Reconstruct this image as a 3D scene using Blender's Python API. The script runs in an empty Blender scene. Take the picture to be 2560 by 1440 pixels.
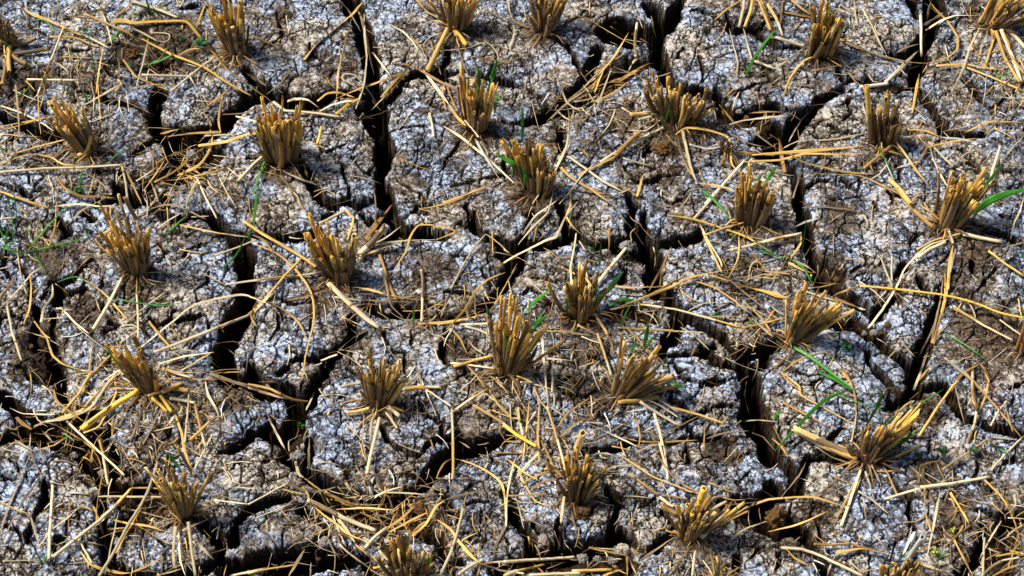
import bpy, math, random
import numpy as np
from mathutils import Vector
scn = bpy.context.scene
random.seed(7); RNG = np.random.default_rng(7)
# ---------------------------------------------------------------- camera, light, exposure
F_LENS, DEP, HALFW = 75.0, math.radians(52), 0.75
DIST = HALFW * F_LENS / 18.0
CAM = np.array([0.0, -DIST * math.cos(DEP), DIST * math.sin(DEP)])
cd = bpy.data.cameras.new('camera'); cam = bpy.data.objects.new('camera', cd)
scn.collection.objects.link(cam); scn.camera = cam
cam.location = CAM; cam.rotation_euler = (math.pi / 2 - DEP, 0, 0)
cd.lens = F_LENS; cd.sensor_width = 36; cd.clip_start = 0.05; cd.clip_end = 500
SUN_EL, SUN_AZ = math.radians(50), math.radians(-72)      # azimuth from +Y (away from camera) towards -X (left)
w = bpy.data.worlds.new('World'); scn.world = w; w.use_nodes = True
nt = w.node_tree; bg = nt.nodes['Background']; bg.inputs[1].default_value = 0.058
sk = nt.nodes.new('ShaderNodeTexSky'); sk.sky_type = 'NISHITA'; sk.sun_disc = False
sk.sun_elevation = SUN_EL; sk.sun_rotation = SUN_AZ
nt.links.new(sk.outputs[0], bg.inputs[0])
sd_ = bpy.data.lights.new('sun', 'SUN'); sun = bpy.data.objects.new('sun', sd_); scn.collection.objects.link(sun)
sd_.energy = 4.6; sd_.angle = math.radians(20); sd_.color = (1.0, 0.93, 0.82)
sdir = Vector((math.sin(SUN_AZ) * math.cos(SUN_EL), math.cos(SUN_AZ) * math.cos(SUN_EL), math.sin(SUN_EL)))
sun.rotation_euler = sdir.to_track_quat('Z', 'Y').to_euler(); sun.location = (0, 0, 3)
scn.view_settings.view_transform = 'Standard'; scn.view_settings.look = 'None'
scn.view_settings.gamma = 1; scn.view_settings.exposure = 0.46
# ---------------------------------------------------------------- picture <-> ground
PXM = 2 * HALFW / 2560.0                                  # metres per photo pixel at the centre
cR = np.array([1.0, 0, 0]); cF = np.array([0, math.cos(DEP), -math.sin(DEP)]); cU = np.array([0, math.sin(DEP), math.cos(DEP)])
def ray(px, py):
    a = (px - 1280) / 1280.0 * 18 / F_LENS; b = -(py - 720) / 1280.0 * 18 / F_LENS
    return cF + a * cR + b * cU
def atz(px, py, z=0.0):
    r = ray(px, py); t = (z - CAM[2]) / r[2]
    return CAM + t * r
def pix_scale(p):                                         # metres per photo pixel at a point
    return float(np.dot(np.asarray(p) - CAM, cF)) * 18 / F_LENS / 1280
TX = {'1': 0, '2': 620, '3': 1260, '4': 1880}; TY = {'A': 0, 'B': 470, 'C': 930}; TS = 680 / 1920.0
def tp(tile, x, y): return TX[tile[1]] + x * TS, TY[tile[0]] + y * TS
# ---------------------------------------------------------------- noise
PERM = RNG.permutation(256); PERM = np.concatenate([PERM, PERM, PERM]).astype(np.int32)
G3 = RNG.normal(size=(256, 3)).astype(np.float32); G3 /= np.linalg.norm(G3, axis=1)[:, None]
def perlin(x, y, z=None):
    x = np.asarray(x, np.float32); y = np.asarray(y, np.float32)
    z = np.zeros_like(x) + 0.37 if z is None else np.asarray(z, np.float32)
    xi = np.floor(x).astype(np.int32); yi = np.floor(y).astype(np.int32); zi = np.floor(z).astype(np.int32)
    xf = x - xi; yf = y - yi; zf = z - zi
    u = xf * xf * (3 - 2 * xf); v = yf * yf * (3 - 2 * yf); s = zf * zf * (3 - 2 * zf)
    out = 0
    for dz in (0, 1):
        for dy in (0, 1):
            for dx in (0, 1):
                h = PERM[PERM[PERM[(xi + dx) & 255] + ((yi + dy) & 255)] + ((zi + dz) & 255)]
                g = G3[h]
                d = g[..., 0] * (xf - dx) + g[..., 1] * (yf - dy) + g[..., 2] * (zf - dz)
                out = out + d * (u if dx else 1 - u) * (v if dy else 1 - v) * (s if dz else 1 - s)
    return out * 1.5
def fbm(x, y, sc, oc=4, gain=0.5, off=0.0, z=None):
    a, t, n = 1.0, 0, 0
    for k in range(oc):
        f = sc * 2.03 ** k
        t = t + a * perlin(x * f + off + 7.1 * k, y * f - off * 1.7 + 3.3 * k, None if z is None else z * f); n += a; a *= gain
    return t / n
RTAB = RNG.random((4096, 2)).astype(np.float32)
def voro(x, y, sc, jit=0.9, off=0):
    x = np.asarray(x, np.float32) * sc; y = np.asarray(y, np.float32) * sc
    xi = np.floor(x).astype(np.int32); yi = np.floor(y).astype(np.int32)
    f1 = np.full(x.shape, 9, np.float32); f2 = f1.copy()
    for dy in (-1, 0, 1):
        for dx in (-1, 0, 1):
            cx = xi + dx; cy = yi + dy
            r = RTAB[((cx * 73 + off) ^ (cy * 419)) & 4095]
            d = np.hypot(cx + 0.5 + (r[..., 0] - .5) * jit - x, cy + 0.5 + (r[..., 1] - .5) * jit - y)
            f2 = np.minimum(f2, np.maximum(f1, d)); f1 = np.minimum(f1, d)
    return f1, f2
def sstep(a, b, v):
    t = np.clip((v - a) / (b - a), 0, 1); return t * t * (3 - 2 * t)
# ---------------------------------------------------------------- cracks read off the photograph: tile | x,y,width ... ; ...
CRACKS = {
'A1': '''1120,650,110 1090,740,90 1090,830,60 1130,920,120 1200,980,180 1230,1060,140 1180,1140,100 1060,1290,90 960,1420,80;
1200,960,190 1350,950,180 1480,920,150 1580,860,120 1660,770,110 1760,690,100 1900,630,70;
0,800,50 120,850,50 250,900,80 350,950,100 420,960,70;560,650,16 700,690,30 780,710,38 880,710,36 960,750,26 1040,810,30;
700,1200,36 800,1210,26 900,1250,36 1000,1270,30;820,1290,40 850,1400,40;0,470,10 90,500,14 200,480,10;430,330,12 520,360,16 640,340,10;
1720,480,30 1800,560,40 1900,600,30;230,560,12 260,700,12 330,800,14;1100,330,14 1150,430,20 1240,400,14;930,1110,30 1060,1000,30 1090,960,40;40,1000,24 100,960,20 150,1010,12;
700,420,10 780,520,14 900,560,12;0,1300,14 110,1340,20 230,1400,26;600,1380,20 480,1330,14;200,180,10 320,230,12;1280,60,24 1380,40,30''',
'A2': '''700,-40,110 750,60,120 810,180,110 850,330,105 870,450,95 885,580,70 900,680,70 940,780,85 930,900,110 950,1010,90 950,1120,105 930,1250,70 940,1350,80 970,1440,90;
0,650,70 100,620,60 200,640,100 290,690,110 400,720,100 520,690,80 640,640,50 760,650,46 880,640,60;0,480,36 60,560,40 180,620,60;
780,750,50 840,820,46 890,890,60;1000,640,30 1090,550,40 1180,500,40 1280,500,46 1380,490,40 1500,490,28 1620,510,34 1750,550,34 1900,570,34;
1380,530,36 1470,580,22;1330,480,28 1400,430,38 1420,330,26;960,740,30 1000,680,40 1080,570,46;
340,1100,20 390,1170,40 430,1260,50 490,1340,56 540,1400,60 600,1430,66;650,1150,12 700,1300,14 730,1420,22;200,90,11 230,200,13 245,240,9;0,1110,18 120,1090,14;
980,910,9 1150,880,10 1260,890,7;1490,1000,11 1400,1120,11 1370,1180,7;1440,1310,18 1600,1270,18 1780,1230,22;1800,1090,18 1810,1200,18;
1050,1270,9 1120,1310,10 1220,1370,8;230,240,9 180,300,8;430,300,7 440,380,7 520,430,6;1190,1180,9 1290,1140,6;1340,620,7 1290,740,8 1400,780,6;
560,1060,9 700,1000,8;730,1080,8 780,1180,8 850,1230,14 860,1180,12;570,540,8 600,480,7 720,490,6''',
'A3': '''700,190,100 800,180,140 900,190,150 980,200,150 1060,210,130 1070,330,100 1090,430,90;
1000,0,46 1060,60,80 1120,130,110 1100,260,80 1120,380,70 1140,480,70 1170,570,90 1260,610,66 1360,620,60 1450,640,66 1530,680,80 1620,760,50 1750,750,46 1860,730,56 1920,720,60;
1240,-20,70 1200,90,90 1150,180,90;660,330,60 620,440,60 590,530,60 540,590,70 470,640,80 400,720,50 330,770,56 250,810,66 160,830,46 90,850,18;
350,270,18 430,320,26 490,370,24 515,430,18 545,520,18 560,600,18;80,570,22 150,600,15 230,650,15 290,700,18 310,770,28;
1320,70,14 1400,75,16 1480,100,20 1540,150,28 1600,210,34 1680,200,34 1760,220,28 1830,270,24 1900,310,22;1600,210,20 1590,150,18 1570,60,10;1800,190,28 1860,150,28 1920,130,20;
1500,610,26 1560,690,30;1640,640,12 1720,600,14 1800,580,11;1760,990,50 1850,960,90 1930,900,120;990,1110,20 1030,1040,40 1000,1100,20;
850,1180,14 900,1260,22 930,1300,28 1040,1290,28 1100,1240,22 1240,1240,12;880,1380,50 900,1440,60;390,900,46 400,1010,46 400,1080,28;
540,100,9 570,60,8;1370,380,9 1400,480,10 1390,560,8;1220,380,14 1260,320,10;1830,490,7 1920,600,8;620,800,8 760,760,9;700,980,8 760,1060,8;
1340,950,10 1360,1040,10;640,1190,12 540,1170,12;1160,850,30 1130,940,26;440,150,9 520,120,10 640,110,9;20,180,7 80,240,7;0,850,14 90,850,12''',
'A4': '''1130,-20,70 1160,100,40;1290,-20,120 1270,80,115 1260,150,115 1245,230,105 1180,320,80 1120,370,60 1040,370,48 950,360,26;
1220,400,56 1180,440,80 1150,520,70 1170,620,60 1220,690,64 1290,750,70 1340,820,66 1380,900,90 1450,940,76 1540,950,48 1640,930,38;
1340,30,40 1380,90,40 1450,100,28 1560,90,20;590,440,18 620,500,38 660,560,40 700,540,50 800,565,60 900,585,40 1000,600,36 1120,600,36;
650,600,36 560,650,46 480,680,56 410,760,60 330,830,80 250,930,125 180,1010,110 120,1080,60;560,650,30 700,640,20;
0,770,46 90,740,46 180,750,36 260,760,24;0,190,28 50,240,34 120,280,28 200,320,28 280,330,22 340,350,22;
1480,520,28 1540,610,28 1620,690,24 1680,760,16;1520,570,24 1590,640,20;1700,740,18 1760,690,15 1860,630,11;540,870,13 600,920,22 700,940,18 800,960,14;
410,920,14 480,970,14;60,1080,56 180,1120,60 290,1180,36 330,1300,76 350,1440,90;400,1310,24 520,1280,18;640,1270,28 740,1350,14;
1540,1120,46 1600,1200,46;1480,1040,38 1540,1090,38;0,590,8 150,560,9 170,600,8;70,470,7 160,590,8;790,650,12 860,690,14 870,760,8;
680,680,12 690,790,10 640,850,8;960,700,10 1040,780,9;1160,860,9 1240,870,8;900,270,8 940,370,12;1440,400,8 1520,380,8;
1100,900,8 1170,930,8;700,1150,9 760,1250,10 750,1330,9;940,1050,9 1040,1200,11 1040,1280,14;1300,1000,9 1350,960,9;1720,960,18 1760,1000,12;1060,1400,9 960,1360,8''',
'B1': '''690,90,40 760,80,36 830,20,36;870,0,40 1000,60,60 1080,110,50 1130,180,38 1190,200,56 1300,200,38 1420,160,36 1500,200,46 1560,250,50 1620,300,50 1700,330,60;
1150,60,50 1180,100,40;0,320,36 100,320,22 160,350,18;400,180,46 470,300,50 440,350,30;590,170,46 640,220,36;
400,660,46 480,620,38 540,580,28 640,490,14;400,790,56 420,710,46 470,730,28 560,720,22 620,700,14;250,830,36 270,900,46 240,960,56 215,1040,76 260,1100,56;
380,860,46 370,960,30 350,1050,56 350,1160,66 380,1260,76 410,1380,56 430,1440,50;0,560,36 60,620,26;
1640,330,50 1700,400,100 1745,480,140 1745,600,150 1740,700,150 1720,850,150 1650,980,180 1590,1090,190 1560,1190,150 1600,1300,150 1700,1350,110 1850,1400,110 1920,1420,100;
1250,940,22 1350,930,28 1440,900,18;1060,910,18 1100,970,28 1200,940,22 1230,860,9;1360,740,9 1460,680,13 1480,600,9;1300,470,10 1320,430,10 1400,390,9;
730,620,12 700,700,12;740,1010,9 840,960,10 760,930,14;1000,980,12 1060,1040,9;760,1230,9 800,1140,12;0,1100,14 90,1060,10;1370,1110,8 1440,1050,7;
600,640,9 560,700,9;40,440,12 30,560,14;300,760,14 330,700,12 360,640,14;100,540,10 180,600,10 220,700,12 190,800,12;0,930,10 90,900,9 160,930,10;1120,380,10 1180,440,10 1120,520,8;
60,1230,12 160,1260,12 200,1350,14;700,800,9 800,880,9;1480,1000,9 1440,900,9''',
'B2': '''0,330,30 150,330,38 230,350,46 330,350,56 420,330,50 480,300,40;540,80,60 600,90,60 690,80,50 760,110,46 880,90,28;
800,190,22 850,230,34 900,250,46 960,210,50;970,0,80 985,100,70 1020,160,56 1040,230,80 1080,290,90 1180,290,80 1290,300,70 1390,330,46;1060,280,60 1010,330,56 930,340,40;
1500,240,28 1560,260,38 1620,290,46 1700,340,60 1780,380,76 1870,430,80 1880,500,80 1830,600,70 1780,700,60 1700,800,60 1640,840,36;
1540,130,18 1600,190,28 1600,260,38;1160,170,22 1230,120,30;1220,20,10 1230,100,12;
1400,730,14 1500,750,26 1600,750,18;730,900,38 740,1000,50 680,1090,56 600,1150,56 480,1180,46 400,1190,34 300,1230,34 220,1290,40;
830,1020,22 740,1080,28;570,1200,50 520,1300,56 460,1380,66 440,1440,66;1390,990,12 1400,1050,28 1370,1110,38 1370,1180,38 1380,1230,14;1100,1170,14 1080,1130,8;960,1030,14 990,1090,8;
0,1230,60 100,1350,90 220,1400,90 300,1440,100;180,780,10 330,830,13 460,800,9;220,900,14 230,960,16 150,1060,9;1540,1300,26 1600,1370,16;
1150,1010,9 1150,1100,9;260,1150,8 340,1170,8;340,1010,8 430,1000,9 440,930,8;700,1250,9 760,1310,9;1080,1170,9 1000,1150,8;1090,1180,9 1110,1290,8;
1640,560,8 1670,640,10 1700,700,8;1440,470,7 1560,480,7;180,290,8 250,260,9;560,180,50 540,220,26;780,150,12 860,110,10;1260,130,9 1320,80,8''',
'B3': '''0,440,100 60,480,90 100,400,66 160,370,56 270,360,76 360,370,60 440,350,60 500,310,60 560,350,60 640,390,46 720,380,56 790,390,66 870,350,50;
80,500,90 40,620,70 0,700,60;380,100,28 420,200,38 440,310,50;160,200,18 205,180,26 140,320,28 60,370,24;
930,110,46 900,180,46 900,240,66;990,180,46 980,280,60 1000,380,130 1060,450,160 1070,550,125 1050,640,115 1090,720,60 1170,740,60 1210,800,76 1260,880,90 1220,960,95 1160,1060,95 1130,1110,46 1100,1200,26;
900,240,60 930,330,80 1000,380,120;1000,380,120 1150,380,100 1260,360,76 1350,330,50 1390,290,36;1260,880,80 1350,930,76 1450,980,56 1540,1020,56 1580,1080,50 1640,1150,50 1700,1220,90 1760,1320,100 1730,1410,90 1700,1440,80;
1150,1180,26 1240,1180,28 1340,1170,28 1450,1180,46 1540,1230,36 1640,1240,36;1410,1130,46 1470,1100,46;1700,1120,66 1800,1130,56 1920,1060,28;1720,1240,60 1840,1230,56 1860,1170,36;
1270,1350,22 1400,1370,13 1450,1370,18 1560,1330,12;200,620,12 330,640,18 370,665,12;830,640,46 860,560,26;170,690,8 270,760,12 350,850,14;
130,740,26 180,700,12;1290,1290,10 1210,1280,20;1180,540,8 1270,580,10;600,1180,12 700,1220,9;420,1200,14 520,1250,10;1340,560,12 1450,600,9;460,500,7 560,560,8;740,60,7 800,120,8;
1100,60,9 1180,120,14 1290,60,9;1260,40,8 1310,0,8;380,1370,8 470,1340,9;1370,840,22 1290,820,30;1790,1050,12 1800,1120,18''',
'B4': '''340,-10,95 340,100,90 360,200,90 385,300,66 400,400,80 430,500,90 480,600,110 600,700,70 700,760,80 800,830,80 870,880,90 950,800,38 1010,760,36;
500,940,46 600,930,46 660,960,56 740,960,50 800,1010,60 900,1080,60 980,1150,50 1080,1190,60 1120,1280,70 1160,1400,90 1180,1440,100;
1380,640,36 1345,760,60 1300,870,60 1270,960,70 1230,1060,80 1200,1160,80 1160,1260,66 1130,1340,100;1090,540,46 1030,600,46 1005,640,18;1170,640,22 1230,720,28;
820,1150,28 830,1230,38 900,1290,38 960,1350,38 1020,1400,40 1060,1440,40;0,1150,80 100,1130,60 180,1110,46 230,1090,30;0,1240,90 40,1310,90 40,1440,90;
1560,520,36 1560,600,26;1560,270,28 1680,290,46 1800,320,46 1920,380,46;1620,690,13 1700,610,13 1720,570,9;1420,870,10 1660,890,13 1760,920,13 1900,990,11;
1760,190,22 1840,220,22;540,90,13 650,80,12 760,60,9;860,110,18 890,170,12;700,590,15 800,530,12 800,470,9;1250,1400,60 1350,1370,46 1410,1410,38;1880,1400,18 1920,1360,14;
800,600,9 700,640,10;940,520,12 860,560,9;1760,780,8 1800,840,9;260,1270,8 420,1320,9 560,1290,9;570,1380,8 700,1330,9;1450,700,9 1530,770,9;
1000,30,9 980,110,9;1090,830,8 1180,900,8;1240,1000,9 1180,960,9;380,1390,10 500,1350,9;1120,380,16 1180,330,14;1530,370,9 1600,460,9''',
'C1': '''380,-10,56 400,60,56 450,200,36;-20,130,60 60,190,76 150,260,80 260,300,70 300,400,80;-20,460,60 60,440,70 150,420,90 300,410,100 400,430,100 560,440,100 680,420,80 770,390,50;
480,560,46 560,570,60 620,640,66 700,720,76 760,800,110;770,480,50 800,560,50 790,650,50 760,760,70;850,700,36 950,690,34;780,800,100 900,790,56 1060,780,46 1150,790,36;
310,760,24 320,850,36 300,930,36 250,990,22 230,1070,22 200,1130,34 190,1200,36;370,1260,28 400,1180,34 470,1140,18;40,1080,14 160,1140,18;
700,880,86 720,1000,86 720,1120,86 740,1250,86 760,1340,86 740,1440,80;820,1380,70 900,1410,60 1100,1430,56 1300,1410,56 1450,1390,60 1540,1310,70 1560,1200,50 1500,1120,46 1430,1070,56;
1920,350,56 1850,390,40 1780,440,34 1720,480,38 1640,520,38 1560,560,26;1900,900,60 1790,940,56 1720,990,46 1660,1080,36 1640,1180,46 1580,1210,28;
1600,1340,60 1700,1350,56 1850,1330,56 1920,1290,56;1580,1400,80 1720,1430,60;1160,400,12 1190,440,14 1210,390,9;1010,400,8 960,470,9;1300,200,9 1350,320,9;
60,600,10 120,640,16 130,700,9;570,750,9 640,800,10;1700,600,9 1640,680,10;1820,560,8 1900,620,8;1100,1180,9 1160,1230,9;1330,1180,12 1300,1260,10;
920,700,20 1000,680,12;0,730,9 90,760,9;500,950,9 560,1000,9 540,1080,9;60,1250,10 160,1290,12''',
'C2': '''0,30,100 120,70,100 250,110,90 350,160,100 410,200,80;330,200,110 360,290,90 300,340,90 240,430,56 100,420,38 0,430,28;480,20,46 460,100,46 420,200,60;
430,460,50 440,560,60 400,650,70 330,640,60 260,590,60;400,680,100 480,730,100 560,770,86 680,830,76 830,870,66 950,860,56 1100,850,50 1220,800,80 1300,710,100 1380,640,110 1460,560,90 1560,530,95 1680,500,86 1780,470,76 1860,430,50;
260,870,56 150,900,46 0,950,46;380,960,56 440,1010,38 500,1060,28 570,1100,28;980,470,22 1060,530,24 1130,570,24 1190,590,18 1220,560,18 1270,510,18 1330,470,22 1400,460,18 1480,450,36;
1190,200,11 1260,300,15 1360,370,15 1360,450,12;940,380,18 980,470,20;600,640,22 690,680,22 720,760,14;1340,840,18 1400,880,38 1420,980,38 1490,1010,28;
1480,1130,13 1640,1140,13;1570,1140,13 1570,1220,13;1640,960,8 1640,1130,8;1830,850,66 1870,960,86 1900,1060,60;1340,1150,56 1380,1260,56 1400,1330,46 1500,1340,36;
0,1320,60 120,1290,66 280,1290,80 400,1240,80 480,1180,46 560,1160,36;300,1370,110 450,1320,110 600,1280,76 700,1260,56 800,1290,56 860,1370,60;600,1380,28 620,1440,26;
560,300,7 640,270,8;620,430,8 700,480,8;840,640,8 760,700,9;1560,800,9 1640,760,8;1100,700,8 1180,730,8;1000,30,9 1060,80,8;60,740,9 140,700,9;
700,150,8 620,200,8;1800,1140,18 1840,1220,14;100,640,10 200,600,12;1760,640,9 1700,600,9;1530,940,10 1640,900,9''',
'C3': '''20,850,56 60,1000,50 120,1080,60 180,1170,90 190,1280,90;300,1270,38 390,1240,50 385,1130,38 400,1010,14;210,1080,22 250,1150,14;
190,1290,60 400,1270,60 550,1230,66 680,1210,90 780,1150,110 860,1150,76 960,1230,56 1060,1230,50 1180,1150,38 1200,1090,24;
730,830,26 790,880,28 800,960,34 770,1060,34 740,1120,50;600,550,28 700,550,28 790,530,46 860,500,38 950,480,18 1060,490,15 1200,500,22 1300,460,28 1420,460,28 1540,420,16;
1310,380,18 1330,440,20;1290,520,18 1310,620,18 1270,660,10;1180,130,8 1180,190,18 1250,220,20 1290,280,18;1290,350,22 1380,300,22 1490,240,22 1600,230,28;
1210,-10,18 1290,60,16;1380,100,18 1460,90,18 1580,50,10;1690,-10,70 1750,100,115 1740,200,105 1700,310,100 1760,400,90 1850,440,70 1830,560,56 1900,620,70;
1650,900,56 1760,880,56 1850,840,60 1920,800,80;1540,910,46 1600,970,46;1740,570,14 1660,570,18;1630,770,11 1690,830,11;1650,1290,46 1650,1380,38 1620,1440,38;
520,1090,9 530,1150,9;420,170,9 560,180,12 640,150,9;620,1000,9 680,900,9;980,960,9 1060,900,9;1120,1000,20 1170,1060,16;1440,680,9 1500,740,9;1080,580,9 1160,640,9;1340,1130,12 1440,1180,9;
860,800,7 940,860,8;1640,770,8 1740,700,8;420,60,8 380,140,8;1780,1240,12 1720,1330,9''',
'C4': '''40,-10,90 40,100,90 50,250,80 90,340,80 140,450,80 190,560,80 270,660,100 330,720,110 310,820,95 250,860,50 130,900,38 0,940,56;400,590,56 370,680,60;
410,600,46 520,600,38 640,620,56 700,650,46;20,430,18 120,560,34;60,960,56 110,1040,70 180,1130,56 300,1080,60 380,1150,60 440,1230,60 480,1310,60 520,1380,60 530,1440,50;
930,40,26 970,90,30 1010,110,40;1180,-10,90 1140,100,70 1080,180,70 1000,210,86 940,250,28;1210,110,46 1290,90,60 1400,150,56 1440,230,60 1520,310,60 1600,330,56 1700,370,46 1830,410,46 1910,430,46;
1820,130,18 1900,70,18;1850,180,13 1840,230,9;530,480,18 580,430,24 650,390,13;950,650,18 980,760,18 1040,850,13 1090,900,13 1100,1000,22 1150,1070,22 1150,1150,22;
1690,860,14 1670,760,9;1500,950,22 1600,980,22 1740,1000,22;1740,1030,66 1850,1020,60 1930,1020,60;1640,1090,60 1640,1200,80 1600,1290,80 1520,1380,80 1480,1440,80;
160,160,9 250,130,9;340,80,8 440,90,8;230,500,12 300,460,9;1250,480,9 1240,580,9;1600,640,12 1560,760,9 1640,860,9;620,900,7 700,960,8;860,1020,8 940,1080,9;460,1060,12 490,1180,22;
1340,620,8 1420,680,8;1100,300,9 1180,340,9;1420,1160,9 1500,1230,9;180,1280,20 190,1400,12;960,1240,8 1060,1180,8;1780,640,9 1860,600,9''',
}
# wide shallow hollows, partly filled with straw: tile | depth mm | x,y,width ...
HOLLOWS = [
('A1', 35, '1150,1190,200 1320,1120,220 1500,1080,200 1250,1250,150'), ('A1', 12, '900,380,260 1100,420,300 1000,250,200'), ('A1', 10, '100,640,300 300,560,240'),
('A3', 26, '960,420,170 850,480,190 700,600,170 560,700,110 420,800,70'), ('A3', 22, '750,230,180 900,250,200'), ('A3', 20, '1560,780,160 1700,840,150 1850,820,120'),
('A4', 20, '40,820,150 150,900,160 100,1000,120'), ('A2', 50, '860,700,120 900,800,120 900,900,80'),
('B2', 38, '850,830,110 960,880,140 1120,860,150 1300,880,120 1420,920,90 1560,880,100 1700,840,90'), ('B3', 22, '760,880,170 900,850,160 1050,900,140'),
('B3', 20, '830,420,160 980,470,140'), ('C1', 24, '640,260,160 500,340,180 250,420,200 100,400,160 700,560,180 760,700,160'),
('C1', 22, '850,860,140 950,960,200 860,1080,170 1000,1000,160'), ('C2', 40, '480,880,120 600,940,170 800,1000,220 1000,1000,240 1160,980,220 1230,1080,190 1290,1170,120'),
('C2', 34, '250,450,160 330,400,180 300,520,120'), ('C2', 40, '150,1400,150 330,1360,180 520,1330,140 700,1330,120'), ('C3', 34, '-40,1380,170 200,1350,150 450,1330,190 700,1330,220 850,1350,200'),
('C3', 22, '1700,1000,160 1850,1060,160'), ('C4', 30, '60,980,140 200,1010,170 320,1090,130'), ('C4', 30, '1800,1080,180 1800,1200,240 1750,1350,260'), ('C3', 10, '1560,510,240 1620,560,200'),
('B4', 20, '520,540,120 600,600,150'), ('B4', 22, '760,950,170 900,1030,150'), ('B1', 14, '260,1060,220 330,1200,200 300,1330,160'), ('A4', 16, '820,530,90 950,570,90 1090,590,70'),
('C1', 14, '1120,930,260 960,880,200'), ('B1', 45, '1770,1320,150 1880,1380,140'),
]

# bare brown earth without crust: tile,x,y,radius,amount
EARTH = [('A1',1250,250,280,1),('A1',200,560,230,.7),('A1',560,560,220,.5),('A1',900,380,130,1),('A2',600,440,260,.5),('B2',1280,600,230,.8),('B2',1000,520,160,.5),('B4',620,240,170,.9),('B4',520,560,160,1),('B4',1500,650,340,.6),('B4',1650,1020,330,.8),('B4',1560,520,150,1),
('C3',620,140,230,.7),('C3',1560,540,150,1.1),('A3',830,850,170,1),('A3',640,1000,220,.4),('B1',620,880,170,.9),('B1',260,1130,240,1),('B1',1000,720,160,.7),('B2',520,860,150,.8),('B2',1550,1180,200,.7),('C1',1000,960,220,1),('C1',1120,500,200,.6),('C1',1680,130,130,1),('C4',1250,260,130,.9),('C4',450,1030,160,.7),
('C4',1450,1050,200,.8),('C4',1200,700,160,.7),('A4',500,560,170,.5),('A4',1650,100,260,.5),('A4',120,560,200,.5),('A3',1300,1250,260,.4),('B3',600,1080,220,.8),('B3',1650,620,300,.6),('B3',300,880,180,.6),('C2',780,620,170,.6),('C2',250,450,150,1),('C4',300,1220,160,.9),('B1',350,430,260,.6),('A2',250,60,150,.6),('C3',480,850,120,.8),('A4',860,1150,200,.5)]
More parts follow.
